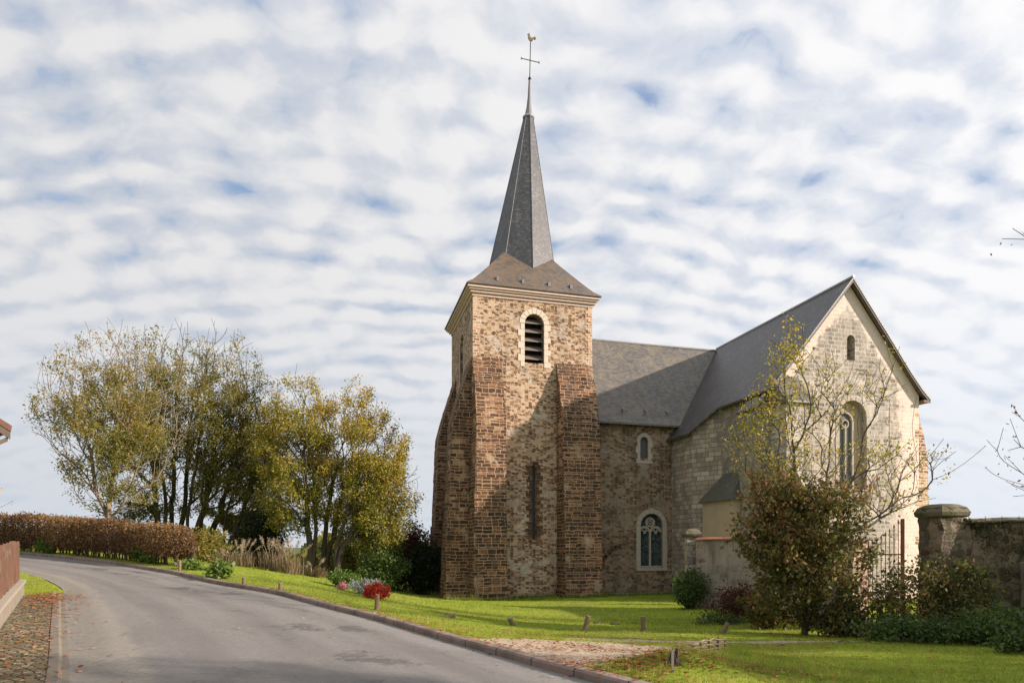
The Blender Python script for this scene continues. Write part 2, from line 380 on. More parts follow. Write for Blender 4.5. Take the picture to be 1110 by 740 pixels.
M['dressed_dark'] = flat('dressed_stone_grey', (.36, .325, .27), .9, .25, 7, .35)
M['wood'] = flat('weathered_wood', (.16, .135, .11), .85, .35, 12)
M['void'] = flat('dark_interior', (.02, .018, .016), .95, .2, 5)
M['zinc'] = flat('zinc', (.33, .34, .35), .45, .2, 8, .1, .3)
M['lead'] = flat('lead', (.20, .20, .205), .5, .2, 8, .1, .4)
M['iron'] = flat('black_iron', (.04, .035, .033), .6, .3, 20, .1, .4)
M['rust'] = flat('rusty_iron', (.28, .105, .055), .85, .4, 18, .3)
M['gold'] = flat('weathered_gilt', (.20, .15, .08), .5, .3, 20, .1, .6)
M['render'] = flat('beige_render', (.40, .315, .22), .92, .22, 1.6, .3)
# stained glass
m, g = material('leaded_glass'); uv = uvc(g)
vc = g('TexVoronoi', {'Vector': g('Mapping', {'Vector': uv, 'Scale': (1, .8, 1)}).outputs[0], 'Scale': 9., 'Randomness': .9}, feature='F1', voronoi_dimensions='2D').outputs['Color']
ve = g('TexVoronoi', {'Vector': g('Mapping', {'Vector': uv, 'Scale': (1, .8, 1)}).outputs[0], 'Scale': 9., 'Randomness': .9}, feature='DISTANCE_TO_EDGE', voronoi_dimensions='2D').outputs[0]
s = g('SeparateColor', {0: vc})
c = g.ramp(s.outputs[0], [(0, (.02, .03, .045)), (.35, (.035, .075, .07)), (.6, (.07, .11, .08)), (.8, (.03, .05, .10)), (1, (.13, .15, .12))])
c = g.mix(g.sm(ve, .02, .06, 1., 0.), c, (.015, .015, .016)); finish(g, c, .25, g.math('MULTIPLY', s.outputs[1], 1.), .15, .01, .5); M['glass'] = m
M['glass_grey'] = flat('old_glass', (.10, .105, .10), .3, .5, 14, .2)

# ------------------------------------------------------------------ leaves
def leafmat(name, stops, trans=.35):
    m, g = material(name); a = g('Attribute', attribute_name='tint', attribute_type='GEOMETRY').outputs['Fac']
    col = g.ramp(a, stops)
    d = g('BsdfDiffuse', {'Color': col, 'Roughness': .6}); t = g('BsdfTranslucent', {'Color': col}); gl = g('BsdfGlossy', {'Color': (.6, .6, .6, 1), 'Roughness': .5})
    mx = g('MixShader', {0: trans, 1: d.outputs[0], 2: t.outputs[0]}); mx2 = g('MixShader', {0: .035, 1: mx.outputs[0], 2: gl.outputs[0]})
    g('OutputMaterial', {'Surface': mx2}); return m
def leaf_arrays(P, size, flat_bias=.3, asp=.55, lsd=.3, drop=0.):
    n = len(P); d = rng.normal(size=(n, 3)); d[:, 2] -= drop; d /= np.linalg.norm(d, axis=1)[:, None]
    nn = rng.normal(size=(n, 3)); nn[:, 2] += flat_bias*3; s = np.cross(d, nn); s /= np.linalg.norm(s, axis=1)[:, None]+1e-9
    L = size*np.exp(np.clip(rng.normal(size=n), -2, 1.3)*lsd); L = L[:, None]
    a = P; b = P+d*L*.5+s*L*asp*.5; c = P+d*L; e = P+d*L*.5-s*L*asp*.5
    V = np.stack([a, b, c, e], 1).reshape(-1, 3); return V
def quads_obj(name, V, mat, tint, parent=None, tri=False):
    k = 3 if tri else 4; n = len(V)//k; me = bpy.data.meshes.new(name)
    me.vertices.add(len(V)); me.vertices.foreach_set('co', V.astype(np.float32).ravel())
    me.loops.add(len(V)); me.loops.foreach_set('vertex_index', np.arange(len(V), dtype=np.int32))
    me.polygons.add(n); me.polygons.foreach_set('loop_start', np.arange(0, len(V), k, dtype=np.int32)); me.polygons.foreach_set('loop_total', np.full(n, k, dtype=np.int32))
    at_ = me.attributes.new('tint', 'FLOAT', 'FACE'); at_.data.foreach_set('value', np.clip(tint, 0, 1).astype(np.float32))
    me.update(calc_edges=True); me.materials.append(mat)
    return link(bpy.data.objects.new(name, me), parent)
def skeleton(root, targets, bf=.35, step=.45, stems=None, trunk_h=1.0, wob=.06, up=.55):
    """branch network: every target joins the cheapest point of what has already grown"""
    pos = [np.array(root, float)]; par = [-1]; pl = [0.]
    for st in (stems or [[(0, 0, trunk_h)]]):
        last = 0
        for q in st:
            q = np.array(root)+np.array(q); p0 = pos[last]; L = np.linalg.norm(q-p0); k = max(1, int(L/step))
            for i in range(1, k+1):
                w = rng.normal(size=3)*wob*.25*(i < k); pos.append(p0+(q-p0)*i/k+w); par.append(last); pl.append(pl[last]+L/k); last = len(pos)-1
    T = np.array(targets); T = T[np.argsort(np.linalg.norm(T-pos[0], axis=1))]
    Pn = np.zeros((len(T)*8+4000, 3)); Ln = np.zeros(len(Pn)); cnt = len(pos); Pn[:cnt] = pos; Ln[:cnt] = pl
    lowz = root[2]+trunk_h*.75
    for t in T:
        v = t-Pn[:cnt]; d = np.linalg.norm(v, axis=1)
        cost = d+bf*Ln[:cnt]+np.maximum(0, up-v[:, 2]/(d+1e-6))*d*1.1+(Pn[:cnt, 2] < lowz)*6
        j = int(np.argmin(cost)); L = d[j]; k = max(1, int(L/step)); p0 = Pn[j].copy(); last = j
        sag = np.array([0, 0, -.10*L])
        for i in range(1, k+1):
            f = i/k; q = p0+(t-p0)*f+sag*4*f*(1-f)+rng.normal(size=3)*wob*step*(i < k)
            if cnt >= len(Pn): break
            Pn[cnt] = q; Ln[cnt] = Ln[last]+L/k; par.append(last); last = cnt; cnt += 1
    P_ = Pn[:cnt]; par = np.array(par); kids = np.bincount(par[1:], minlength=cnt)
    for _ in range(3):       # straighten: every joint moves towards the middle of its neighbours
        cs = np.zeros((cnt, 3)); np.add.at(cs, par[1:], P_[1:]); m_ = kids > 0; m_[0] = False
        P_[m_] = .4*P_[m_]+.3*P_[par[m_]]+.3*cs[m_]/kids[m_][:, None]
    return P_, par
def radii(P, par, tip=.008, ex=2.3, rmax=None):
    n = len(P); acc = np.zeros(n); r = np.zeros(n)
    for i in range(n-1, -1, -1):
        r[i] = max(tip, acc[i]**(1/ex)) if acc[i] else tip
        if par[i] >= 0: acc[par[i]] += r[i]**ex
    if rmax: 
        k = min(1., rmax/r.max()); r = np.where(r > tip*2, tip*2+(r-tip*2)*(rmax-tip*2)/(r.max()-tip*2), r)
    return r
def branches_obj(name, P, par, r, mat, parent, sides=5):
    idx = np.arange(1, len(P)); a = P[par[1:]]; b = P[1:]; ra = np.minimum(r[par[1:]], r[1:]*1.5); rb = r[1:]
    d = b-a; L = np.linalg.norm(d, axis=1)+1e-9; d = d/L[:, None]; ref = np.where(np.abs(d[:, 2:3]) > .9, [[1, 0, 0]], [[0, 0, 1.]]); u = np.cross(d, ref); u /= np.linalg.norm(u, axis=1)[:, None]; w = np.cross(d, u)
    th = np.arange(sides)*2*math.pi/sides; n = len(a)
    off = u[:, None, :]*np.cos(th)[None, :, None]+w[:, None, :]*np.sin(th)[None, :, None]
    A = a[:, None]+off*ra[:, None, None]; B = (b+d*rb[:, None]*.4)[:, None]+off*rb[:, None, None]
    V = np.concatenate([A, B], 1).reshape(-1, 3); base = np.arange(n)[:, None]*2*sides; i = np.arange(sides)[None]; j = (i+1) % sides
    Fq = np.stack([base+i, base+j, base+sides+j, base+sides+i], -1).reshape(-1, 4)
    me = bpy.data.meshes.new(name); me.vertices.add(len(V)); me.vertices.foreach_set('co', V.astype(np.float32).ravel())
    me.loops.add(Fq.size); me.loops.foreach_set('vertex_index', Fq.astype(np.int32).ravel()); me.polygons.add(len(Fq))
    me.polygons.foreach_set('loop_start', np.arange(0, Fq.size, 4, dtype=np.int32)); me.polygons.foreach_set('loop_total', np.full(len(Fq), 4, dtype=np.int32))
    me.polygons.foreach_set('use_smooth', np.ones(len(Fq), dtype=bool)); me.update(calc_edges=True); me.materials.append(mat)
    return link(bpy.data.objects.new(name, me), parent)
def ellip(n, c, r, shell=.35, zlow=-1.):
    """points through an ellipsoid, denser towards its surface; lumpy outline"""
    d = rng.normal(size=(n*2, 3)); d /= np.linalg.norm(d, axis=1)[:, None]; d = d[d[:, 2] > zlow][:n]
    t = rng.random(len(d))**shell
    ph = rng.random(6)*6.28
    lump = 1+.06*np.sin(3*np.arctan2(d[:, 1], d[:, 0])+ph[0])+.07*np.sin(4*d[:, 2]*2+ph[1])+.07*np.sin(5*np.arctan2(d[:, 0], d[:, 2])+ph[2])
    return np.array(c)+d*np.array(r)*(t*lump)[:, None]
BARK = flat('bark_grey', (.11, .095, .075), .95, .4, 14, .5)
BARKD = flat('bark_dark', (.075, .06, .045), .95, .4, 14, .5)
BARKP = flat('bark_pale', (.20, .16, .115), .95, .3, 10, .4)
LM = {
 'olive': leafmat('leaves_olive', [(0, (.10, .115, .022)), (.4, (.21, .21, .036)), (.75, (.34, .26, .05)), (1, (.45, .27, .07))], .5),
 'gold': leafmat('leaves_gold', [(0, (.12, .14, .026)), (.35, (.26, .27, .04)), (.7, (.46, .37, .05)), (1, (.60, .36, .06))], .5),
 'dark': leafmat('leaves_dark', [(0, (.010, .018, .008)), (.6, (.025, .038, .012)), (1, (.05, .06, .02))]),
 'brown': leafmat('leaves_hedge', [(0, (.055, .030, .015)), (.45, (.13, .068, .028)), (.8, (.21, .115, .045)), (1, (.30, .20, .07))]),
 'plum': leafmat('leaves_plum', [(0, (.055, .065, .016)), (.45, (.13, .135, .03)), (.68, (.23, .165, .045)), (.85, (.24, .09, .045)), (1, (.42, .28, .10))], .45),
 'red': leafmat('leaves_red', [(0, (.05, .020, .014)), (.5, (.12, .045, .025)), (1, (.20, .09, .04))]),
 'green': leafmat('leaves_green', [(0, (.035, .065, .016)), (.5, (.085, .14, .03)), (1, (.17, .23, .05))]),
 'fresh': leafmat('leaves_fresh', [(0, (.07, .13, .02)), (.5, (.13, .21, .035)), (1, (.24, .30, .06))]),
 'silver': leafmat('leaves_silver', [(0, (.20, .22, .20)), (.5, (.38, .40, .38)), (1, (.60, .60, .58))]),
 'scarlet': leafmat('petals_scarlet', [(0, (.04, .07, .02)), (.20, (.06, .08, .02)), (.26, (.28, .014, .008)), (.6, (.50, .03, .014)), (1, (.66, .09, .04))], .2),
 'pink': leafmat('petals_pink', [(0, (.5, .15, .18)), (1, (.75, .35, .38))], .2),
 'straw': leafmat('straw', [(0, (.10, .085, .035)), (.3, (.17, .125, .06)), (.6, (.30, .22, .13)), (1, (.52, .44, .34))]),
 'fallen': leafmat('fallen_leaves', [(0, (.09, .03, .012)), (.5, (.25, .085, .03)), (.85, (.38, .16, .06)), (1, (.46, .31, .14))], .1),
}
LEAFMUL = {'tree': 2.7, 'bushy_tree': 1.0}
def tree(name, label, cat, root, targets, leaves, leafsize, lm, bark, stems=None, trunk_h=1.5, bf=.35, tip=.008, rmax=None, leafr=.03,
         tintf=None, group=None, sides=5, spread=.22, step=.45, topless=None, wob=.055, ex=2.55, up=.12):
    e = empty(name, root, 0, label, cat, group); r0 = np.array(root)
    P, par = skeleton(root, targets, bf, step, stems, trunk_h, wob, up); r = radii(P, par, tip, ex, rmax)
    branches_obj('trunk', P-r0, par, r, bark, e, sides)
    if leaves:
        c = np.where(r < leafr)[0]
        cw = np.array([mn.noise((a_*.55+r0[0], b_*.55, d_*.75)) for a_, b_, d_ in P[c]]) if name == 'tree' else np.ones(len(c))
        c = c[cw > -.06]
        if topless is not None: c = c[rng.random(len(c)) < topless(P[c])]
        leaves = int(leaves*LEAFMUL.get(name, 1)); k = rng.choice(c, leaves); t = rng.random(leaves)[:, None]
        Q = P[k]*t+P[par[k]]*(1-t)+rng.normal(size=(leaves, 3))*spread
        V = leaf_arrays(Q-r0, leafsize, lsd=.42)
        # leaves keep one clump's colour, so the crown has patches of tone
        cl = np.sin(Q[:, 0]*1.7+Q[:, 2]*1.3+r0[0])*np.sin(Q[:, 1]*1.9-Q[:, 2]*1.1)*.14
        tint = (tintf(Q) if tintf else .5)+cl+rng.normal(size=leaves)*.2
        quads_obj('crown', V, lm, tint, e)
    return e
def shrub(name, label, cat, c, r, leaves, leafsize, lm, stemmat=BARKD, group=None, nt=60, tint=.5, spread=.08, shell=.35, drop=0., stems=True, step=.25, tip=.005, part='foliage'):
    x, y, z = c; e = empty(name, c, 0, label, cat, group); r0 = np.array(c)
    T = ellip(nt, (x, y, z+r[2]*.95), r, shell, -.9); T[:, 2] = np.maximum(T[:, 2], z+.06)
    P, par = skeleton(c, T, .25, step, [[(rng.normal()*.1, rng.normal()*.1, .12)]], .12, .15)
    if stems: branches_obj('stems', P-r0, par, radii(P, par, tip), stemmat, e, 4)
    k = rng.choice(np.where(P[:, 2] > z+.05)[0], leaves); Q = P[k]+rng.normal(size=(leaves, 3))*spread; Q[:, 2] = np.maximum(Q[:, 2], z+.02)
    quads_obj(part, leaf_arrays(Q-r0, leafsize, drop=drop), lm, tint+rng.normal(size=leaves)*.22+np.sin(Q[:, 0]*5)*np.sin(Q[:, 2]*6)*.12, e)
    return e

# ------------------------------------------------------------------ ground, road, pavement
m, g = material('lawn_ground'); oc = g('TexCoord').outputs['Object']
n1 = g.noise(oc, .35, 4, .6); n2 = g.noise(oc, 3., 5, .65); n3 = g.noise(oc, 22, 4, .7)
gc = g.ramp(g.math('ADD', g.math('MULTIPLY', n2, .6), g.math('MULTIPLY', n3, .4)), [(.25, (.11, .15, .016)), (.5, (.21, .27, .026)), (.75, (.30, .35, .05))])
gc = g.mix(g.math('MULTIPLY', g.sm(n1, .45, .7), .5), gc, (.16, .15, .045))
va = g('Attribute', attribute_name='gravel', attribute_type='GEOMETRY').outputs['Fac']
pn = g.math('ADD', va, g.math('MULTIPLY', g.math('SUBTRACT', n2, .5), 1.3))
peb = g('TexVoronoi', {'Vector': oc, 'Scale': 38.}, feature='F1').outputs['Color']
gr = g.mix(g('SeparateColor', {0: peb}).outputs[0], (.34, .26, .18), (.56, .46, .35)); gr = g.mix(g.sm(n2, .3, .7), gr, (.42, .33, .24))
gc = g.mix(g.sm(pn, .42, .62), gc, gr)
vf = g('Attribute', attribute_name='faraway', attribute_type='GEOMETRY').outputs['Fac']
gc = g.mix(vf, gc, g.mix(g.noise(oc, .02, 4, .6), (.07, .10, .03), (.13, .13, .05)))
finish(g, gc, .95, g.math('ADD', n3, g.math('MULTIPLY', n2, .6)), .8, .04, .1); M['ground'] = m
def grad(lo, hi, near_lo, near_hi, st):
    a = list(np.arange(near_lo, near_hi+1e-6, st)); d = st; x = near_hi
    while x < hi: d *= 1.25; x += d; a.append(x)
    d = st; x = near_lo
    while x > lo: d *= 1.25; x -= d; a.insert(0, x)
    return np.array(a)
gx = grad(-2500, 2500, -26, 16, .25); gy = grad(-400, 4000, 2, 40, .25)
GX, GY = np.meshgrid(gx, gy); rz, dk, dl = roadside(GX, GY)
GZ = gz_np(GX, GY)+rz.reshape(GX.shape)
bump = np.array([mn.noise((x*1.1, y*1.1, 0))*.03+mn.noise((x*.3, y*.3, 5))*.05 if -30 < x < 20 and 0 < y < 50 else 0 for x, y in zip(GX.ravel(), GY.ravel())])
lawnside = np.clip(dk/1.0, 0, 1); GZ = GZ+(bump*lawnside).reshape(GX.shape)
# low grassy mound beside the drive
mound = .22*np.exp(-(((GX-2.3)/.8)**2+((GY-8.5)/.6)**2)) + .14*np.exp(-(((GX-3.3)/1.0)**2+((GY-9.8)/.6)**2)); GZ += mound
def gravel_at(x, y):
    d = np.exp(-(((x-1.0-.3*(y-10.3))/2.4)**2+((y-10.4)/2.1)**2)**2)*1.2           # the patch by the kerb
    px = (x/y)*F+CX
    t1 = np.exp(-((y-(13.2+.1*(x-3)))/.40)**2)*(x > 1)*(x < 7.5); t2 = np.exp(-((y-11.2)/.30)**2)*np.clip((6.-x)/3, 0, 1)*(x > 1.)*.8
    return np.clip(np.maximum(d, .8*np.maximum(t1, t2)), 0, 1)
V = np.stack([GX.ravel(), GY.ravel(), GZ.ravel()], 1); ny, nx = GX.shape
i = np.arange(nx-1)[None]; j = np.arange(ny-1)[:, None]; q = np.stack([j*nx+i, j*nx+i+1, (j+1)*nx+i+1, (j+1)*nx+i], -1).reshape(-1, 4)
me = bpy.data.meshes.new('ground'); me.vertices.add(len(V)); me.vertices.foreach_set('co', V.astype(np.float32).ravel())
me.loops.add(q.size); me.loops.foreach_set('vertex_index', q.astype(np.int32).ravel()); me.polygons.add(len(q))
me.polygons.foreach_set('loop_start', np.arange(0, q.size, 4, dtype=np.int32)); me.polygons.foreach_set('loop_total', np.full(len(q), 4, dtype=np.int32))
me.polygons.foreach_set('use_smooth', np.ones(len(q), dtype=bool)); me.update(calc_edges=True)
ga = me.attributes.new('gravel', 'FLOAT', 'POINT'); ga.data.foreach_set('value', gravel_at(GX.ravel(), GY.ravel()).astype(np.float32))
fa = me.attributes.new('faraway', 'FLOAT', 'POINT'); fa.data.foreach_set('value', np.clip((np.hypot(GX.ravel(), GY.ravel()-20)-35)/30, 0, 1).astype(np.float32))
me.materials.append(M['ground']); tag(link(bpy.data.objects.new('ground', me)), kind='structure')
def gsurf(x, y):
    """height of the ground mesh (arrays)"""
    x = np.atleast_1d(np.asarray(x, float)); y = np.atleast_1d(np.asarray(y, float))
    a = np.clip(np.searchsorted(gx, x)-1, 0, nx-2); b = np.clip(np.searchsorted(gy, y)-1, 0, ny-2)
    u = (x-gx[a])/(gx[a+1]-gx[a]); v = (y-gy[b])/(gy[b+1]-gy[b])
    return GZ[b, a]*(1-u)*(1-v)+GZ[b, a+1]*u*(1-v)+GZ[b+1, a]*(1-u)*v+GZ[b+1, a+1]*u*v
def gs(x, y): return float(gsurf(x, y)[0])

m, g = material('asphalt'); oc = g('TexCoord').outputs['Object']; uv = g('UVMap').outputs[0]
s = g('SeparateXYZ', {0: uv})                                      # x: across (0 left edge .. 1 kerb), y: along in metres
n = g.noise(oc, 90, 3, .7); nb_ = g.noise(oc, 1.1, 5, .6); nl = g.noise(g('Mapping', {'Vector': uv, 'Scale': (9, .25, 1)}).outputs[0], 1., 5, .6, dim='2D')
col = g.mix(n, (.145, .136, .126), (.25, .235, .22)); col = g.mix(g.math('MULTIPLY', g.sm(nb_, .35, .7), .45), col, (.21, .195, .178))
col = g.mix(g.math('MULTIPLY', g.sm(nl, .4, .7), .35), col, (.11, .102, .097))
edge = g.math('ADD', s.outputs[0], g.math('MULTIPLY', g.math('SUBTRACT', g.noise(oc, .9, 4, .6), .5), .10))
lt = g.sm(edge, .15, .19, 1., 0.)                                 # paler older strip along the left edge
col = g.mix(g.math('MULTIPLY', lt, .65), col, g.mix(n, (.21, .195, .155), (.33, .305, .25)))
rt = g.sm(edge, .86, .93)                                         # and a paler gutter by the kerb
col = g.mix(g.math('MULTIPLY', rt, .5), col, g.mix(n, (.19, .18, .165), (.28, .265, .245)))
mid = g.noise(oc, 14, 5, .75); col = g.mix(g.math('MULTIPLY', g.sm(mid, .42, .62), .45), col, (.13, .122, .114)); spk = g.noise(oc, 55, 2, .8); col = g.mix(g.math('MULTIPLY', g.sm(spk, .56, .66), .5), col, (.33, .31, .28))
tk = g.math('SINE', g.math('MULTIPLY', s.outputs[0], 25.)); col = g.mix(g.math('MULTIPLY', g.sm(tk, -.2, .9), .22), col, (.085, .08, .076))
# repair patches of dark tar
pt = g.noise(g('Mapping', {'Vector': g.vmath('ADD', uv, g.vscale(g.noise(oc, 5., 4, .7, out=1), .35)), 'Scale': (8, .55, 1)}).outputs[0], 1., 3, .5, dim='2D')
win = g.math('MULTIPLY', g.sm(s.outputs[0], .52, .58), g.sm(s.outputs[0], .84, .88, 1., 0.))
col = g.mix(g.math('MULTIPLY', g.math('MULTIPLY', g.sm(pt, .575, .65), win), .62), col, (.060, .057, .054))
ck = g('TexVoronoi', {'Vector': g.vmath('ADD', oc, g.vscale(g.noise(oc, 2., 3, .6, out=1), .8)), 'Scale': .45}, feature='DISTANCE_TO_EDGE').outputs[0]
col = g.mix(g.math('MULTIPLY', g.sm(ck, .0, .005, 1., 0.), .4), col, (.03, .03, .03))
finish(g, col, .88, n, .6, .008, .3); M['asphalt'] = m
def strip(name, A, B, dz, mat, across=8, kind='structure', zf=None):
    """sheet between two polylines with the same number of samples"""
    vs = []; uvs = []; L = 0
    for k in range(len(A)):
        if k: L += float(np.hypot(*(((A[k]+B[k])-(A[k-1]+B[k-1]))/2)))
        for t in range(across+1):
            f = t/across; p = A[k]*(1-f)+B[k]*f; vs.append((p[0], p[1])); uvs.append((f, L))
    X = np.array(vs); Z = gz_np(X[:, 0], X[:, 1])+dz
    if zf is not None: Z = zf(X[:, 0], X[:, 1])+dz
    V = [(x, y, z) for (x, y), z in zip(vs, Z)]; w = across+1
    fs = [(k*w+t, k*w+t+1, (k+1)*w+t+1, (k+1)*w+t) for k in range(len(A)-1) for t in range(across)]
    o = mesh_obj(name, V, fs, mat, smooth=True, uv=False); ul = o.data.uv_layers.new(name='UVMap')
    for lp in o.data.loops: ul.data[lp.index].uv = uvs[lp.vertex_index]
    bm = bmesh.new(); bm.from_mesh(o.data); bmesh.ops.recalc_face_normals(bm, faces=bm.faces)
    if sum(f.normal.z for f in bm.faces) < 0: bmesh.ops.reverse_faces(bm, faces=bm.faces)
    bm.to_mesh(o.data); bm.free()
    return tag(o, kind=kind)
# match the samples of both edges by arc length fraction
strip('road', LN, KN, 0., M['asphalt'], 14)
# kerb stones: a continuous row of pinkish granite blocks
m, g = material('kerb_stone'); uv = g('UVMap').outputs[0]; oc = g('TexCoord').outputs['Object']
fr = g.math('FRACT', g('SeparateXYZ', {0: uv}).outputs[1]); j_ = g.math('MINIMUM', fr, g.math('SUBTRACT', 1., fr))
n = g.noise(oc, 30, 4, .7); bb = g.noise(oc, 1.3, 4, .6)
col = g.mix(n, (.17, .125, .10), (.31, .235, .20)); col = g.mix(g.math('MULTIPLY', g.sm(bb, .45, .65), .6), col, (.10, .09, .065)); col = g.mix(g.sm(j_, .005, .02, 1., 0.), col, (.04, .035, .03))
finish(g, col, .9, n, .5, .01); M['kerb'] = m
def sweep(name, line, prof, mat, kind='structure', zf=gz_np, closed=True, dz=0.):
    """a profile (offset to the right, height) carried along a polyline"""
    d = np.gradient(line, axis=0); d /= np.hypot(d[:, 0], d[:, 1])[:, None]; rgt = np.stack([d[:, 1], -d[:, 0]], 1)
    Z = zf(line[:, 0], line[:, 1])+dz; s = np.concatenate([[0], np.cumsum(np.hypot(*np.diff(line, axis=0).T))]); n = len(prof); V = []; uvs = []
    for k in range(len(line)):
        for (o_, h) in prof: V.append((line[k, 0]+rgt[k, 0]*o_, line[k, 1]+rgt[k, 1]*o_, Z[k]+h)); uvs.append((o_+h, s[k]))
    fs = []
    for k in range(len(line)-1):
        for t in range(n if closed else n-1):
            u = (t+1) % n; fs.append((k*n+t, k*n+u, (k+1)*n+u, (k+1)*n+t))
    if closed: fs += [tuple(range(n))[::-1], tuple((len(line)-1)*n+t for t in range(n))]
    o = mesh_obj(name, V, fs, mat, uv=False); ul = o.data.uv_layers.new(name='UVMap')
    for lp in o.data.loops: ul.data[lp.index].uv = uvs[lp.vertex_index]
    bm = bmesh.new(); bm.from_mesh(o.data); bmesh.ops.recalc_face_normals(bm, faces=bm.faces); bm.to_mesh(o.data); bm.free()
    return tag(o, kind=kind) if kind else o
sweep('kerb', KN[:215], [(-.03, -.1), (-.03, .085), (-.005, .115), (.15, .118), (.17, .10), (.17, -.1)], M['kerb'])
# cobbled pavement on the left
m, g = material('cobbles'); oc = g('TexCoord').outputs['Object']
w = g.vmath('ADD', oc, g.vscale(g.noise(oc, 3., 2, .6, out=1), .1))
q_ = g('VectorRotate', {'Vector': w, 'Angle': R(35)}, rotation_type='Z_AXIS').outputs[0]
q_ = g('Mapping', {'Vector': q_, 'Scale': (8.5, 8.5, 8.5)}).outputs[0]
ve = g('TexVoronoi', {'Vector': q_, 'Randomness': .6, 'Scale': 1.}, feature='DISTANCE_TO_EDGE', voronoi_dimensions='2D').outputs[0]
vc = g('TexVoronoi', {'Vector': q_, 'Randomness': .6, 'Scale': 1.}, feature='F1', voronoi_dimensions='2D').outputs['Color']
rr = g('SeparateColor', {0: vc}).outputs[0]; nn = g.noise(oc, 1.6, 5, .65); fi = g.noise(oc, 40, 3, .6)
col = g.ramp(rr, [(0, (.12, .095, .065)), (.5, (.19, .15, .10)), (1, (.28, .23, .16))])
gap = g.mix(g.sm(nn, .4, .6), (.06, .05, .03), (.06, .085, .02))
col = g.mix(g.sm(ve, .03, .12), gap, col); col = g.mix(g.math('MULTIPLY', g.sm(nn, .52, .66), .6), col, g.mix(fi, (.16, .12, .06), (.08, .11, .025)))
finish(g, col, .9, g.math('ADD', g.sm(ve, 0., .2), g.math('MULTIPLY', fi, .3)), .8, .03); M['cobble'] = m
LP = resample([(7.4, -14), (1.5, -3), (-2.2, 2.7), (-5.42, 7.5), (-8.4, 11.7), (-11.1, 15.5), (-12.5, 17.4)], 90)
WP = resample([(5.7, -12), (0.0, -2.7), (-3.1, 2.3), (-6.25, 7.1), (-8.9, 10.9), (-11.15, 14.1), (-12.9, 16.6)], 90)
strip('pavement', WP, LP, .035, M['cobble'], 6)
sweep('gutter', LP, [(-.06, -.2), (-.06, .045), (.05, .045), (.09, .012), (.17, .007), (.17, -.2)], flat('gutter_stone', (.17, .15, .12), .9, .4, 5))

# ------------------------------------------------------------------ the church
OX, OY = -2.2, 36.0; OZ = EYE-2.92
church = empty('church', (OX, OY, OZ), TH, 'old stone church with slate spire, square buttressed tower, nave and gabled transept', 'church')
def toW(a, b, z=0): x, y = w2(a, b); return (OX+x, OY+y, OZ+z)
W = 7.2
# tower body with real openings
tw = MB().box((0, 0, -.8), (W, W, 17.2)).build('tower_wall', M['tower'], church)
cuts = []
def cutter(poly, axis, lo, hi):
    c = MB().prism(poly, axis, lo, hi).build('c', M['void'], church); return c
bel = arch_poly(3.62, 1.22, 13.55, 16.42)
cuts.append(cutter(bel, 1, -.5, .75))
cuts.append(cutter([(3.47, 3.35), (3.75, 3.35), (3.75, 7.55), (3.61, 7.7), (3.47, 7.55)], 1, -.5, .55))
cuts.append(cutter(arch_poly(3.5, 1.1, 12.0, 16.0), 0, -.5, .35))
cut(tw, cuts)
# belfry window: pale voussoirs with toothed jambs, louvres, dark inside
def arch_band(c, w, z0, z1, t, depth, y0, teeth=True, sgn=1):
    """pale surround as a ring of blocks standing 2 cm proud of the wall (front face at y0-.02)"""
    mb = MB(); r = w/2; zs = z1-r
    n = 9
    for k in range(n):
        a0 = math.pi*k/n+.012; a1 = math.pi*(k+1)/n-.012
        ri = r-.02; ro = r+t*(1.0 if k != n//2 else 1.12)
        p = [(c+ri*math.cos(a0), zs+ri*math.sin(a0)), (c+ro*math.cos(a0), zs+ro*math.sin(a0)), (c+ro*math.cos(a1), zs+ro*math.sin(a1)), (c+ri*math.cos(a1), zs+ri*math.sin(a1))]
        mb.prism(p, 1, y0-.022, y0+depth)
    k = 0; z = zs-.01
    while z > z0:
        h = min(.36+.06*math.sin(k*3), z-z0+.001)
        if h < .08: break
        for s_ in (-1, 1):
            ex = t*(1.25 if (k+(s_ > 0)) % 2 else .75) if teeth else t*(1+.04*math.sin(k*5))
            x0, x1 = c+s_*(r-.02), c+s_*(r+ex); mb.box((min(x0, x1), y0-.022, z-h+.008), (max(x0, x1), y0+depth, z))
        z -= h; k += 1
    return mb
sur = arch_band(3.62, 1.22, 13.3, 16.42, .30, .10, 0).build('window_surround', M['dressed_light'], church, bevel=.006)
bw = empty('belfry_window', (0, 0, 0)); bw.parent = church
MB().prism(arch_poly(3.62, 1.26, 13.5, 16.44), 1, .60, .66).build('backing', M['void'], bw)
for k in range(5):
    z = 13.78+k*.52
    MB().prism([(.02+.10, z), (.14, z+.05), (.58, z+.42), (.55, z+.36)], 0, 3.02, 4.22).build('louvre', M['wood'], bw)
MB().prism([(0.0, 13.2), (.6, 13.62), (.6, 13.5), (.0, 13.1)], 0, 3.0, 4.24).build('window_sill', M['dressed'], church)
# louvred slit of the left face
MB().prism(arch_poly(3.5, 1.12, 11.95, 16.02), 0, .30, .34).build('blind_window', M['sidewall'], church)
MB().prism([(3.5-.8, 12.0), (3.5-.55, 12.0), (3.5-.55, 15.45), (3.5-.8, 15.45)], 0, -.02, .1).prism([(3.5+.55, 12.0), (3.5+.8, 12.0), (3.5+.8, 15.45), (3.5+.55, 15.45)], 0, -.02, .1).build('window_surround', M['dressed_dark'], church)
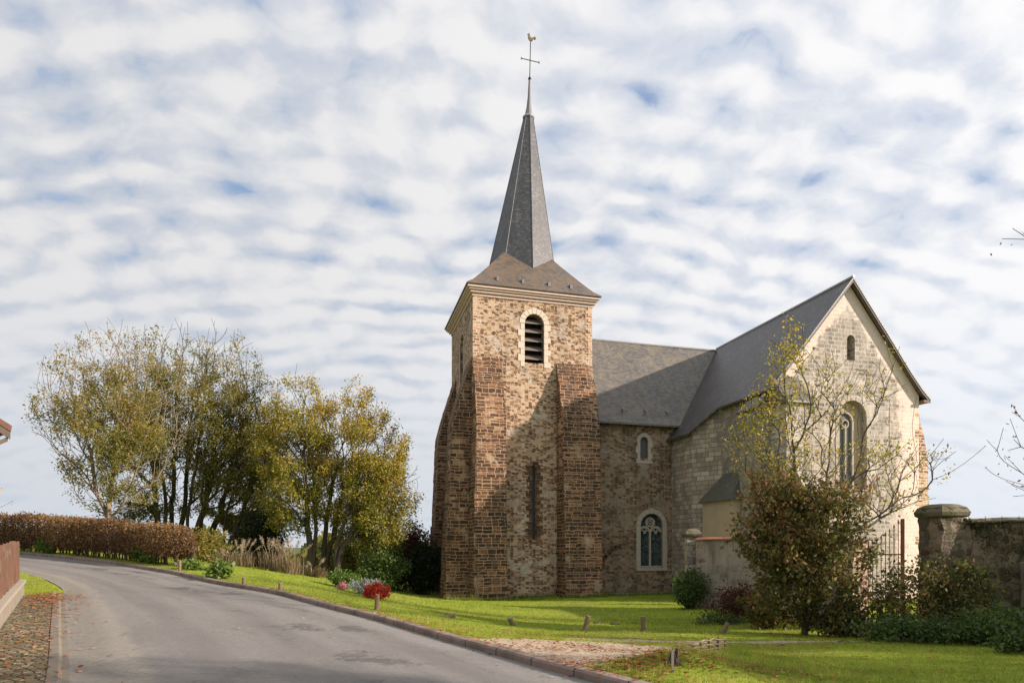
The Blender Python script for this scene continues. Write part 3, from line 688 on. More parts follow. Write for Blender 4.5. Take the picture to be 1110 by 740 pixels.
# slit window low on the front
MB().box((3.48, .32, 3.36), (3.74, .36, 7.66)).build('slit_glass', flat('slit_lead', (.06, .065, .075), .4, .3, 10), church)
mb = MB()
for k in range(22):
    z = 3.15+k*.205
    for s_ in (-1, 1):
        ex = .34 if (k+(s_ > 0)) % 2 else .20; ex += .05*math.sin(k*7.)
        x0 = 3.61+s_*.13; x1 = 3.61+s_*(.13+ex*1.1)
        mb.box((min(x0, x1), -.022, z+.012), (max(x0, x1), .06, z+.193))
mb.box((3.36, -.024, 7.66), (3.86, .06, 7.84)); mb.box((3.3, -.05, 3.10), (3.92, .2, 3.2))
mb.build('slit_surround', coursed('dark_quoins', DK[:4]+[(1, (.24, .15, .09))], (.2, .15, .1), .5, .205, .01, .01, stain=.4), church)
# buttresses (projection profile by height)
PROF = [(-.8, 1.62), (1.0, 1.56), (1.05, 1.50), (4.2, 1.42), (4.28, 1.34), (5.0, 1.33), (10.0, 1.12), (11.0, .86), (12.3, .45), (13.7, .0)]
def buttress(fn, lo, hi, flare=.0, prof=PROF, name='buttress', mat=None):
    rings = []
    zs = []
    for (z0, p0), (z1, p1) in zip(prof[:-1], prof[1:]):
        k = max(1, int((z1-z0)/.19))
        for i in range(k): zs.append((z0+(z1-z0)*i/k, p0+(p1-p0)*i/k))
    zs.append(prof[-1])
    for q, (z, p) in enumerate(zs):
        if q == 0 or random.random() < .5: j = (random.random()-.5)*.05; j2 = (random.random()-.5)*.055
        e = flare*max(0, min(1, (11-z)/8))
        rings.append([fn(lo-e+j2, .25, z), fn(lo-e+j2, -p+j, z), fn(hi+j2*.5, -p+j*.7, z), fn(hi+j2*.5, .25, z)])
    return MB().loft(rings).build(name, mat or M['butt'], church)
buttress(lambda s_, p, z: (s_, p, z), -.02, 1.62, .22)
buttress(lambda s_, p, z: (s_, p, z), 4.98, 7.22, .0)
buttress(lambda s_, p, z: (p, s_, z), .22, 2.1, .0)
buttress(lambda s_, p, z: (p, s_, z), 5.5, 7.35, .0)
buttress(lambda s_, p, z: (s_, W-p, z), -.02, 1.6, .0)
# brick quoins up the corners, above the buttresses
for side in (0, 1):
    mb = MB(); z = 11.3; k = side
    while z < 17.05:
        h = .17+.03*math.sin(k*2.7); ex = .42 if k % 2 else .26; e_ = min(z+h-.003, 17.095)
        if side: mb.box((W-ex, -.018, z), (W+.012, .3, e_))
        else: mb.box((-.015, -.018, z), (ex*.9, .3, e_))
        z += h; k += 1
    mb.build('quoins', M['brickish'], church)
# cornice mouldings (stepped outwards, each butted on the one below)
mb = MB(); z = 17.1
for (o_, h) in ((.05, .16), (.17, .13), (.27, .10), (.36, .13)):
    mb.box((-o_, -o_, z), (W+o_, W+o_, z+h)); z += h
mb.build('cornice', M['cornice'], church)
ZC = z
# flared skirt
sc_c = (3.92, 3.6)
mb = MB(); rings = []
cor = [(-.44, -.44), (W+.44, -.44), (W+.44, W+.44), (-.44, W+.44)]
for s_, zz in ((1.0, ZC+.005), (1.0, ZC+.06), (.90, 18.03), (.78, 18.62), (.65, 19.28), (.55, 19.80), (.45, 20.33), (.365, 20.80), (.30, 21.15), (.2, 21.6)):
    ring = []
    for i in range(4):
        for t in (0, .25, .5, .75):
            x = cor[i][0]*(1-t)+cor[(i+1) % 4][0]*t; y = cor[i][1]*(1-t)+cor[(i+1) % 4][1]*t
            ring.append((sc_c[0]+(x-sc_c[0])*s_, sc_c[1]+(y-sc_c[1])*s_, zz))
    rings.append(ring)
mb.loft(rings).build('tower_roof', M['slate_skirt'], church)
for t in (.2, .41, .63, .82):
    x = W*t; MB().prism([(.00, 18.1), (.00, 18.34), (.30, 18.40)], 0, x-.07, x+.07).build('roof_vent', M['lead'], church)
# octagonal spire, slightly leaning
def octring(cx, cy, r, z, off=0): return [(cx+r*math.cos(math.pi/4*k+off), cy+r*math.sin(math.pi/4*k+off), z) for k in range(8)]
rings = []; lean = (.42, -.06)
for t in (0, .08, .3, .6, .85, 1):
    z = 19.0+(30.15-19.0)*t; r = 2.48*(1-t)+.32*t
    rings.append(octring(3.90+lean[0]*t, 3.6+lean[1]*t, r, z))
MB().loft(rings).build('spire', M['slate_spire'], church)
hip = MB()
for k in range(8): hip.tube([rings[0][k], rings[-1][k]], .02, 5)
hip.build('spire_hips', M['slate_spire'], church)
fx, fy = 3.9+lean[0], 3.6+lean[1]
MB().loft([octring(fx, fy, .36, 30.1), octring(fx, fy, .40, 30.16), octring(fx, fy, .36, 30.26), octring(fx, fy, .28, 30.3)]).build('spire_collar', M['zinc'], church)
fin = MB(); fin.tube([(fx, fy, 30.28), (fx+.02, fy, 30.8), (fx+.05, fy, 31.5), (fx+.07, fy, 32.6)], [.27, .17, .11, .07], 10).build('finial', M['lead'], church)
crs = MB(); crs.tube([(fx+.07, fy, 32.55), (fx+.13, fy, 35.05)], .028, 6); crs.tube([(fx-.48, fy, 33.88), (fx+.70, fy, 33.84)], .026, 6)
for dx, dz in ((-.48, 33.88), (.70, 33.84)): crs.tube([(fx+dx, fy, dz-.07), (fx+dx, fy, dz+.07)], .03, 5)
crs.tube([(fx+.07, fy, 32.56), (fx+.072, fy, 32.68), (fx+.075, fy, 32.8)], [.05, .11, .05], 8)
crs.build('cross', M['iron'], church)
ck = MB()   # weathercock: a thick cut-out silhouette
pc = [(-.20, .02), (-.12, -.10), (.02, -.16), (.14, -.10), (.22, .06), (.36, .02), (.42, .12), (.34, .24), (.24, .20), (.14, .12), (.02, .10), (-.06, .20), (-.08, .34), (-.14, .42), (-.20, .34), (-.26, .30), (-.20, .26), (-.22, .14)]
ck.prism([(fx+.14+x*.85, 35.22+z*.85) for x, z in pc], 1, fy-.03, fy+.03).build('weathercock', M['gold'], church)
MB().tube([(fx+.13, fy, 35.0), (fx+.135, fy, 35.12)], .02, 6).build('spindle', M['iron'], church)

# nave
NB = .45
nv = MB().prism([(NB, -.8), (7.0, -.8), (7.0, 10.6), (3.9, 15.9), (NB, 10.6)], 0, W+.003, 26.0).build('nave_wall', M['nave'], church)
big_w = arch_poly(11.35, 1.55, 1.62, 4.98, 12)
cut(nv, [cutter(big_w, 1, NB-.6, NB+.55), cutter(arch_poly(10.835, .57, 8.35, 9.68), 1, NB-.6, NB+.4)])
def roof_slab(prof, lo, hi, name, mat, nseg=10, sag=.05, th=.10):
    """prof: list of (b,z) outline of the top surface, swept in a"""
    rings = []
    for k in range(nseg+1):
        a = lo+(hi-lo)*k/nseg; s_ = -sag*math.sin(math.pi*k/nseg)
        top = [(a, b, z+s_) for b, z in prof]; bot = [(a, b, z+s_-th) for b, z in prof[::-1]]
        rings.append(top+bot)
    return MB().loft(rings).build(name, mat, church)
roof_slab([(.02, 10.42), (.35, 10.86), (1.2, 12.18), (4.0, 16.62), (6.8, 12.1), (7.5, 10.5)], W+.01, 26.3, 'nave_roof', M['slate_nave'])
MB().tube([(W, 4.0, 16.64), (13, 4.0, 16.60), (18.6, 4.0, 16.62)], .07, 6).build('nave_ridge', M['zinc'], church)
for t in (7.8, 9.5, 11.0, 12.5):
    MB().prism([(.48, 11.0), (.48, 11.30), (.74, 11.46)], 0, t-.06, t+.06).build('roof_hook', M['lead'], church)
# tracery window of the nave
gw = empty('gothic_window', (0, 0, 0)); gw.parent = church
yb = NB
arch_band(11.35, 1.55, 1.55, 4.98, .27, .12, yb, teeth=False).box((10.3, yb-.06, 1.42), (12.4, yb+.3, 1.6)).build('window_frame', M['dressed'], gw, bevel=.006)
MB().prism(arch_poly(11.35, 1.6, 1.6, 5.0), 1, yb+.36, yb+.40).build('stained_glass', M['glass'], gw)
tr = MB(); y0, y1 = yb+.20, yb+.34
tr.box((11.30, y0, 1.62), (11.40, y1, 4.02)); tr.box((10.575, y0, 1.60), (12.125, y1, 1.72))
def arc(cx, cz, r, a0, a1, n=10, t=.05):
    for k in range(n):
        u0 = a0+(a1-a0)*k/n; u1 = a0+(a1-a0)*(k+1)/n
        p = [(cx+(r-t)*math.cos(u0), cz+(r-t)*math.sin(u0)), (cx+(r+t)*math.cos(u0), cz+(r+t)*math.sin(u0)), (cx+(r+t)*math.cos(u1), cz+(r+t)*math.sin(u1)), (cx+(r-t)*math.cos(u1), cz+(r-t)*math.sin(u1))]
        tr.prism(p, 1, y0+.002*(k % 2), y1-.002*(k % 2))
for s_ in (-1, 1):
    cx = 11.35+s_*.385
    arc(cx, 3.82, .335, 0, math.pi, 10, .045); arc(cx-.17, 3.78, .14, -.5, 2.2, 5, .03); arc(cx+.17, 3.78, .14, 1., 3.6, 5, .03); arc(cx, 3.95, .14, .1, 3.04, 5, .025)
arc(11.35, 4.42, .27, 0, 2*math.pi, 14, .045)
for k in range(4): arc(11.35+.15*math.cos(k*math.pi/2+.78), 4.42+.15*math.sin(k*math.pi/2+.78), .085, 0, 6.283, 8, .02)
tr.build('tracery', M['dressed'], gw)
MB().tube([(10.6, yb+.3, 2.5), (12.1, yb+.3, 2.5)], .015, 4).tube([(10.6, yb+.3, 3.2), (12.1, yb+.3, 3.2)], .015, 4).build('saddle_bars', M['iron'], gw)
MB().box((10.5, yb+.22, 8.3), (11.16, yb+.26, 9.65)).build('small_glass', M['glass_grey'], church)
arch_band(10.835, .57, 8.2, 9.68, .22, .1, NB).box((10.3, yb-.03, 8.04), (11.4, yb+.1, 8.2)).build('window_surround', M['dressed'], church, bevel=.006)
MB().box((7.45, yb-.35, -.5), (14, yb-.02, .10)).build('footing', M['dressed_dark'], church)
# blocked low doorway arch scar by the tower
mb = MB(); 
for k in range(7):
    u0 = math.pi*.5+math.pi*.42*k/7; u1 = math.pi*.5+math.pi*.42*(k+1)/7-.03; cx, cz = 9.3, 1.2
    mb.prism([(cx+r_*math.cos(u), cz+r_*math.sin(u)*1.25) for r_, u in ((1.25, u0), (1.5, u0), (1.5, u1), (1.25, u1))], 1, yb-.02, yb+.05)
mb.build('arch_scar', coursed('scar_stones', DK, (.2, .15, .1), .5, .2, .01, .01, stain=.3), church)

# transept
TA0, TA1, TB = 13.75, 22.85, -7.9; TR, TRZ = 18.3, 16.8; SLP = 1.224
GABLE = [(TA0, -.8), (TA1, -.8), (TA1, 16.8-(TA1-TR)*SLP-.2), (TR, TRZ-.25), (TA0, 16.8-(TR-TA0)*SLP-.2)]
ts = MB().prism(GABLE, 1, TB+.45, 3.0).build('transept_side_wall', M['sidewall'], church)
tg = MB().prism(GABLE, 1, TB, TB+.447).build('gable_wall', M['gable'], church)
cut(tg, [cutter(arch_poly(18.43, .5, 12.6, 13.92), 1, TB-.5, TB+.40), cutter(arch_poly(18.55, 1.75, 5.9, 10.55), 1, TB-.5, TB+.33)])
arch_band(18.55, 1.75, 5.9, 10.55, .20, .1, TB, teeth=False).build('window_surround', M['dressed'], church, bevel=.006)
MB().prism(arch_poly(18.55, 1.8, 5.85, 10.6), 1, TB+.325, TB+.36).build('blocked_arch', M['render'], church)
gwin = empty('gable_window', (0, 0, 0)); gwin.parent = church
MB().prism(arch_poly(18.22, .86, 5.95, 10.0, 10, .35), 1, TB+.25, TB+.328).build('glass', M['glass_grey'], gwin)
tr = MB(); y0, y1 = TB+.14, TB+.26
tr.box((17.72, y0, 5.95), (17.80, y1, 9.5)); tr.box((18.64, y0, 5.95), (18.74, y1, 9.5)); tr.box((18.19, y0, 5.95), (18.25, y1, 9.3))
arc(18.22, 9.45, .46, 0, math.pi, 10, .045); arc(18.22, 9.32, .2, 0, 6.283, 10, .03)
tr.build('mullions', M['dressed_dark'], gwin)
MB().prism(arch_poly(18.43, .54, 12.58, 13.94), 1, TB+.36, TB+.40).build('slit_backing', M['nave'], church)
# turret in the corner between nave and transept
tur = [(12.74, NB+.2), (12.74, -1.85), (TA0+.2, -3.7), (TA0+1, NB)]
def zr(a): return TRZ-(TR-a)*SLP
mb = MB(); n = len(tur)
vs = [(a, b, -.8) for a, b in tur]+[(a, b, zr(a)-.14) for a, b in tur]
mb.add(vs, [(3, 2, 1, 0), (4, 5, 6, 7), (0, 1, 5, 4), (1, 2, 6, 5), (2, 3, 7, 6), (3, 0, 4, 7)])
mb.build('turret_wall', M['ashlar'], church)
# transept roof: left slope carries on down over the turret
def slab(poly, zf, th, name, mat):
    top = [(a, b, zf(a)) for a, b in poly]; bot = [(a, b, zf(a)-th) for a, b in poly]; n = len(poly)
    return MB().add(top+bot, [tuple(range(n)), tuple(range(n, 2*n))[::-1]]+[(i, (i+1) % n, n+(i+1) % n, n+i) for i in range(n)]).build(name, mat, church)
slab([(TR, 4.2), (TR, -8.22), (13.38, -8.22), (13.38, -3.45), (12.36, -1.95), (12.36, NB+.1), (12.36, 3.0)], zr, .11, 'transept_roof', M['slate'])
rr_ = MB(); prof = [(TR, TRZ), (20.3, 14.35), (22.0, 12.22), (22.75, 11.36), (23.3, 10.86)]
for (a0, z0), (a1, z1) in zip(prof[:-1], prof[1:]):
    rr_.prism([(a0, z0), (a1, z1), (a1, z1-.11), (a0, z0-.11)], 1, -8.22, 3.8)
rr_.build('transept_roof', M['slate'], church)
MB().tube([(TR, -8.24, TRZ+.03), (TR, 4.2, TRZ+.0)], .075, 6).build('transept_ridge', M['zinc'], church)
# verge boards under the overhanging slates of the gable
vb = MB(); 
for (a0, z0), (a1, z1) in zip(prof[:-1], prof[1:]): vb.prism([(a0, z0-.115), (a1, z1-.115), (a1, z1-.26), (a0, z0-.26)], 1, -8.20, -8.14)
vb.prism([(TR-.002, TRZ-.115), (TR-.002, TRZ-.26), (13.5, zr(13.5)-.24), (13.5, zr(13.5)-.115)], 1, -8.20, -8.14)
vb.build('verge_board', flat('verge_paint', (.07, .075, .075), .6, .2, 8), church)
vb = MB()
for (a0, z0), (a1, z1) in zip(prof[:-1], prof[1:]): vb.prism([(a0, z0-.112), (a1, z1-.112), (a1, z1-.14), (a0, z0-.14)], 1, -8.13, TB+.0)
vb.prism([(22.86, 10.75), (23.26, 10.74), (23.26, 10.62), (22.86, 10.62)], 1, -8.2, 3).build('soffit', flat('soffit_wood', (.20, .13, .10), .8, .3, 8), church)
# buttresses of the transept
P2_ = [(-.8, 1.25), (2, 1.2), (9.98, 1.1)]
buttress(lambda s_, p, z: (s_, TB+p, z), 13.62, 15.0, 0, P2_, 'transept_buttress', M['gable'])
buttress(lambda s_, p, z: (TA0+p, s_, z), -7.8, -6.5, 0, [(-.8, 1.1), (2, 1.05), (9.9, .98)], 'transept_buttress', M['sidewall'])
buttress(lambda s_, p, z: (TA1-p, s_, z), TB+.02, -6.3, 0, [(-.8, .85), (4.0, .72), (7.8, .60), (10.1, .0)], 'transept_buttress', M['brickish'])
MB().prism([(TB, 11.5), (TB-1.28, 9.98), (TB-1.28, 9.90), (TB+.05, 9.90)], 0, 13.5, 15.15).build('buttress_cap', M['slate_nave'], church)
MB().prism([(TA0+.02, 10.9), (12.62, 9.86), (12.62, 9.78), (TA0+.05, 9.80)], 1, -7.95, -6.35).build('buttress_cap', M['slate'], church)
# low sacristy against the transept
sa = MB().box((12.2, -6.6, -.8), (TA0+.1, -3.9, 5.35)).build('sacristy_wall', M['render'], church)
v = [(11.98, -6.82, 5.33), (11.98, -3.7, 5.33), (TA0-.01, -3.7, 5.33), (TA0-.01, -6.82, 5.33), (TA0-.01, -4.3, 6.95), (TA0-.01, -6.1, 6.95), (13.3, -4.3, 6.95), (13.3, -6.1, 6.95)]
MB().add(v, [(0, 1, 6, 7), (1, 2, 4, 6), (0, 7, 5, 3), (6, 4, 5, 7), (0, 3, 2, 1), (2, 3, 5, 4)]).build('sacristy_roof', slate('slate_mossy', (.09, .095, .08), (.07, .085, .03), .5, (.15, .15, .13)), church)
bpy.context.view_layer.update()

# ------------------------------------------------------------------ churchyard wall, gate, piers
def rubble_wall(path, base_drop, top, th, mat, name, label, cat, seg=.5, cop=None, topvar=.05, coph=.12, copw=.1):
    """wall along a path; top: list of absolute heights at the path points"""
    p = [Vector((x, y)) for x, y in path]; e = empty(name, (p[0].x, p[0].y, gs(p[0].x, p[0].y)), 0, label, cat); o0 = e.location
    pts = []
    for i in range(len(p)-1):
        L = (p[i+1]-p[i]).length; k = max(1, int(L/seg))
        for j in range(k): pts.append((p[i].lerp(p[i+1], j/k), top[i]*(1-j/k)+top[i+1]*j/k))
    pts.append((p[-1], top[-1])); rings = []; cr = []
    for i, (q, t) in enumerate(pts):
        d = (pts[min(i+1, len(pts)-1)][0]-pts[max(i-1, 0)][0]).normalized(); nrm = Vector((-d.y, d.x)); zb = gs(q.x, q.y)-.4
        t += random.uniform(-1, 1)*topvar
        h = th/2; r = []
        for (s_, zz) in ((-h*1.12, zb), (-h*1.06+random.uniform(-.02, .02), zb+(t-zb)*.35), (-h+random.uniform(-.02, .02), zb+(t-zb)*.7), (-h, t), (h, t), (h*1.06, zb+(t-zb)*.5), (h*1.12, zb)):
            r.append(Vector((q.x+nrm.x*s_, q.y+nrm.y*s_, zz))-o0)
        rings.append(r)
        hw = h+copw; c_ = [Vector((q.x+nrm.x*s_, q.y+nrm.y*s_, t+z_))-o0 for s_, z_ in ((-hw, .003), (-hw, .04), (-h*.5, coph*random.uniform(.8, 1.2)), (h*.5, coph*random.uniform(.8, 1.2)), (hw, .04), (hw, .003))]
        cr.append(c_)
    MB().loft(rings).build('wall', mat, e)
    if cop: MB().loft(cr).build('coping', cop, e)
    return e
M['yardwall'] = rubble('yard_rubble', [(0, (.09, .075, .055)), (.5, (.17, .14, .10)), (1, (.28, .23, .17))], (.27, .215, .15), (.15, .125, .085), density=.75, sw=.30, sh=.17,
                       plaster=(.10, .095, .055), plaster_amt=.42, dark_stain=.4)
M['limewash'] = rubble('limewash_wall', [(0, (.20, .16, .12)), (1, (.34, .28, .22))], (.36, .30, .24), (.25, .21, .165), density=.3, sw=.4, sh=.2, plaster=(.40, .34, .28), plaster_amt=.5, dark_stain=.6)
M['moss'] = rubble('mossy_coping', [(0, (.10, .09, .06)), (1, (.22, .20, .14))], (.19, .165, .125), (.13, .12, .07), density=.5, sw=.4, sh=.3, plaster=(.07, .08, .02), plaster_amt=.38)
M['tile'] = flat('old_tile', (.30, .12, .07), .9, .45, 7, .4)
rubble_wall([(7.95, 27.0), (9.4, 25.0), (9.75, 21.), (9.25, 17.7)], .4, [1.86, 1.88, 1.8, 1.75], .45, M['limewash'], 'churchyard_wall',
            'pale rendered churchyard wall with red tile coping, running behind the dark bushy tree', 'wall', cop=M['tile'])
def pier(name, label, x, y, w, ztop, mat, cap=None, rz=0):
    z0 = gs(x, y); e = empty(name, (x, y, z0), rz, label, 'pier'); h = ztop-z0; w /= 2
    rings = []
    k = 7
    for i in range(k+1):
        j = lambda: random.uniform(-.018, .018)
        t = i/k; rings.append([(-w+j(), -w+j(), -.4+(h+.4)*t), (w+j(), -w+j(), -.4+(h+.4)*t), (w+j(), w+j(), -.4+(h+.4)*t), (-w+j(), w+j(), -.4+(h+.4)*t)])
    MB().loft(rings).build('shaft', mat, e)
    if cap:
        c = lambda s_, z: [(-s_, -s_, z), (s_, -s_, z), (s_, s_, z), (-s_, s_, z)]
        MB().loft([c(w+.02, h+.003), c(w+.07, h+.04), c(w+.09, h+.14), c(w+.03, h+.27), c(w-.10, h+.35), c(w-.2, h+.37)]).build('cap', cap, e); subdiv_noise(e.children[-1], 4, .07, 4.)
    return e
pier('gate_pier', 'wide mossy stone gate pier with moulded cap at the right end of the rusty gate', 11.68, 17.3, .74, 2.38, M['yardwall'], M['moss'], R(12))
pier('gate_pier', 'plain stone gate pier of reddish blocks, left of the rusty gate beside the bushy tree', 9.35, 17.35, .42, 1.75, M['brickish'], None, R(8))
pier('wall_stub', 'small weathered stone post at the left end of the churchyard wall', 7.72, 27.35, .5, 2.0, M['ashlar'], M['moss'])
rubble_wall([(12.1, 17.35), (14.2, 16.7), (17.5, 15.8), (26, 13.5)], .4, [2.22, 2.3, 2.30, 2.3], .55, M['yardwall'], 'boundary_wall',
            'tall dark rubble wall with ivy stains running off to the right of the gate pier', 'wall', cop=M['moss'], topvar=.05)
pier('wall_buttress', 'pale plastered buttress leaning on the dark boundary wall at the right edge', 13.3, 15.95, .66, 1.2, M['limewash'], None, R(-15))
gt = empty('iron_gate', (10.1, 17.45, gs(10.1, 17.45)), R(2), 'tall rusty iron gate with thin vertical bars between two stone piers', 'gate'); h0 = 2.3
frame = MB(); x0, x1 = -.58, .62
frame.box((x0-.03, -.03, 0), (x0+.03, .03, h0+.08)); frame.box((x1-.035, -.035, 0), (x1+.035, .035, h0+.85)); frame.box((x0, -.02, .12), (x1, .02, .18)); frame.box((x0, -.02, 1.1), (x1, .02, 1.15)); frame.box((x0, -.02, 2.15), (x1, .02, 2.19))
frame.build('gate_frame', M['rust'], gt)
for k in range(9):
    x = x0+(x1-x0)*(k+1)/10; t = (k+1)/10; top = h0+.1+.75*t*t
    b = MB(); b.tube([(x, 0, .12), (x, 0, top)], .011, 6); b.tube([(x, 0, top), (x, 0, top+.04), (x, 0, top+.13)], [.011, .026, .002], 6); b.build('bar', M['rust'], gt)

# ------------------------------------------------------------------ left: fence on a low wall, house
e = empty('low_wall', (-8.85, 11, gs(-8.85, 11)), 0, 'low weathered concrete wall under the brown wooden fence at the left edge', 'wall')
WPATH = resample(WALLP, 40)
m_conc = flat('old_concrete', (.25, .215, .165), .9, .4, 4, .5)
def wall_local(name, prof, mat, dz=0):
    o = sweep(name, WPATH, prof, mat, kind=None, dz=dz); o.parent = e; o.matrix_parent_inverse = Matrix.Translation(-e.location); face_uv(o.data); return o
wall_local('wall', [(-.30, -.3), (-.30, .36), (-.02, .36), (-.02, -.3)], m_conc); wall_local('coping', [(-.33, .362), (-.33, .43), (.02, .43), (.02, .362)], flat('coping_concrete', (.33, .29, .23), .9, .3, 5, .4))
m, g = material('fence_boards'); oc = g('TexCoord').outputs['Object']; 
n = g.noise(g('Mapping', {'Vector': oc, 'Scale': (6, 6, .7)}).outputs[0], 2., 5, .6); col = g.mix(g.sm(n, .35, .7), (.17, .085, .055), (.10, .065, .045)); col = g.mix(g.math('MULTIPLY', g.sm(g.noise(oc, 3., 4, .6), .55, .7), .5), col, (.20, .18, .13)); finish(g, col, .8, n, .4, .01); M['fence'] = m
fe = empty('wooden_fence', (-8.85, 11, gs(-8.85, 11)+.43), 0, 'reddish brown upright board fence standing on the low wall', 'fence')
s = np.concatenate([[0], np.cumsum(np.hypot(*np.diff(WPATH, axis=0).T))]); t = s[-1]-.05; kk = 0
while t > 6.0:
    def wp(t_): return np.array([np.interp(t_, s, WPATH[:, 0]), np.interp(t_, s, WPATH[:, 1])])
    a = wp(t); b = wp(t-.36); d = (b-a)/np.hypot(*(b-a)); nr = np.array([d[1], -d[0]])*-1
    off = -.16; a2 = a+nr*-off*0; z = gz(*(a))+.43; hh = 1.02+random.uniform(-.012, .012)
    # boards 0.34 wide, set in the middle of the wall
    c0 = a+np.array([-d[1], d[0]])*-.14; c1 = b+np.array([-d[1], d[0]])*-.14
    nn = np.array([-d[1], d[0]])*.014
    P4 = [c0-nn, c1-nn-d*.02*0, c1+nn, c0+nn]; c1_ = c0+(c1-c0)*.86; zo = np.array([-d[1], d[0]])*(.022 if kk % 2 else 0); c0 = c0+zo; c1_ = c1_+zo; P4 = [c0-nn, c1_-nn, c1_+nn, c0+nn]
    vs = [(p_[0]-fe.location.x, p_[1]-fe.location.y, z-fe.location.z-.02) for p_ in P4]+[(p_[0]-fe.location.x, p_[1]-fe.location.y, z-fe.location.z+hh) for p_ in P4]
    MB().add(vs, [(3, 2, 1, 0), (4, 5, 6, 7), (0, 1, 5, 4), (1, 2, 6, 5), (2, 3, 7, 6), (3, 0, 4, 7)]).build('board', M['fence'], fe); t -= .36; kk += 1
def rail(h):
    a = sweep('rail', WPATH[14:], [(-.22, h), (-.22, h+.08), (-.17, h+.08), (-.17, h)], M['fence'], kind=None, dz=.43); a.parent = fe; a.matrix_parent_inverse = Matrix.Translation(-fe.location); face_uv(a.data)
rail(.2); rail(.8)
# house whose eave corner looks in at the left edge
hx, hy = -12.74, 16.0
hs = empty('house', (hx, hy, gz(hx, hy)), R(50), 'house at the left edge of which only the corner of the tiled eave shows', 'house'); gh = gz(hx, hy)
zt = 4.75-gh
MB().prism([(-7, -.5), (0-.55, -.5), (-.55, zt-.1), (-3.8, zt+2.1), (-7, zt-.1)], 1, .3, 9).build('wall', flat('house_render', (.55, .50, .42), .9, .1, 3), hs)
MB().prism([(.12, zt-.25), (-3.8, zt+2.32), (-3.8, zt+2.44), (.14, zt-.10)], 1, 0, 9.3).prism([(-7.6, zt-.25), (-3.802, zt+2.32), (-3.802, zt+2.44), (-7.6, zt-.10)], 1, 0, 9.3).build('roof', flat('old_roof_tiles', (.12, .065, .045), .9, .4, 7, .4), hs)
MB().prism([(.10, zt-.44), (.10, zt-.27), (-3.8, zt+2.28), (-3.8, zt+2.12)], 1, -.03, .02).build('bargeboard', flat('dark_board', (.09, .07, .055), .8, .3, 10), hs)
MB().prism([(.06, zt-.38), (-.5, zt-.75), (-.5, zt-.87), (.06, zt-.50)], 1, .02, .14).build('bracket', flat('bracket_wood', (.10, .08, .06), .8, .3, 10), hs)

# ------------------------------------------------------------------ hedge
HP = resample([(-12.2, 24.1), (-15.6, 25.9), (-21.2, 29.1), (-26.5, 31.6), (-36, 34.4)], 120)
hg = empty('hedge', (HP[0][0], HP[0][1], gs(*HP[0])), 0, 'long clipped hedge with brown autumn leaves along the bend of the road', 'hedge'); h0 = np.array(hg.location)
hn = 62000; k = rng.integers(0, len(HP)-1, hn); tt = rng.random(hn)[:, None]; c = HP[k]*(1-tt)+HP[k+1]*tt
d = HP[k+1]-HP[k]; d /= np.hypot(d[:, 0], d[:, 1])[:, None]; nr = np.stack([-d[:, 1], d[:, 0]], 1)
ang = rng.random(hn)*2*math.pi; rad = rng.random(hn)**.18; sq = 1/np.maximum(np.abs(np.cos(ang))**6+np.abs(np.sin(ang))**6, 1e-3)**(1/6)
ds = np.hypot(c[:, 0]-HP[0][0], c[:, 1]-HP[0][1]); endf = np.sqrt(np.clip(ds/.7, .04, 1))
lump = 1+.07*np.sin(ds*1.7)+.06*np.sin(ds*4.3+1)+.03*np.sin(ds*9.1)
u = np.cos(ang)*rad*sq*.62*lump*endf; w = np.sin(ang)*rad*sq*.60*lump*endf
# the underside is thin and ragged
gzz = gsurf(c[:, 0], c[:, 1]); hk = 1+np.clip(ds/18, 0, 1)*.22; zz = gzz+(.86+w)*hk+.04*np.sin(ds*1.3); keep = (zz > gzz+.36) | (rng.random(hn) < .35)
Q = np.stack([c[:, 0]+nr[:, 0]*u, c[:, 1]+nr[:, 1]*u, zz], 1)[keep]+rng.normal(size=(keep.sum(), 3))*.04
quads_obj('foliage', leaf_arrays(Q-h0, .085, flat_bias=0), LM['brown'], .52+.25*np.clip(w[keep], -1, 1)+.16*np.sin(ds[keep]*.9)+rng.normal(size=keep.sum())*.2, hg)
mb = MB()
for i_ in range(0, 118, 1):
    x, y = HP[i_]; 
    for q_ in range(2):
        xx = x+random.uniform(-.15, .15); yy = y+random.uniform(-.15, .15); z = gs(xx, yy)
        mb.tube([Vector((xx, yy, z-.05))-Vector(h0), Vector((xx+random.uniform(-.15, .15), yy+random.uniform(-.1, .1), z+.55))-Vector(h0), Vector((xx+random.uniform(-.3, .3), yy+random.uniform(-.2, .2), z+1.4))-Vector(h0)], [.03, .022, .008], 5)
mb.build('stems', BARKD, hg)

# ------------------------------------------------------------------ trees on the left
def T(px, d): return ((px-CX)/F*d, d)
def Z(py, d): return EYE-(py-HY)/F*d
def ptree(pxt, d, cpx, pytop, pybot, hw, leaves, size, lm, bark, label, name='tree', n=420, trunk_h=3., group=None, stems=None, tint=.5, lowtaper=.15, **kw):
    x, y = T(pxt, d); cx_ = T(cpx, d)[0]; zt, zb = Z(pytop, d), Z(pybot, d); w = hw/F*d; zg = gs(x, y)-.1
    rz_ = (zt-zb)/2
    n = int(n*3.2); tg_ = ellip(n, (cx_, y, (zt+zb)/2), (w, w*.62, rz_), .4)
    # an upper dome that is wider than the lower half
    lo_ = tg_[:, 2] < (zt+zb)/2; f = ((zt+zb)/2-tg_[:, 2])/rz_; tg_[:, 0] = np.where(lo_, cx_+(tg_[:, 0]-cx_)*(1-lowtaper*f), tg_[:, 0])
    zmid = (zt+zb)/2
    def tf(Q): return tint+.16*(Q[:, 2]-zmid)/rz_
    return tree(name, label, 'tree', (x, y, zg), tg_, int(leaves), size*.70, lm, bark, stems, trunk_h, group=group, tintf=tf, **kw)
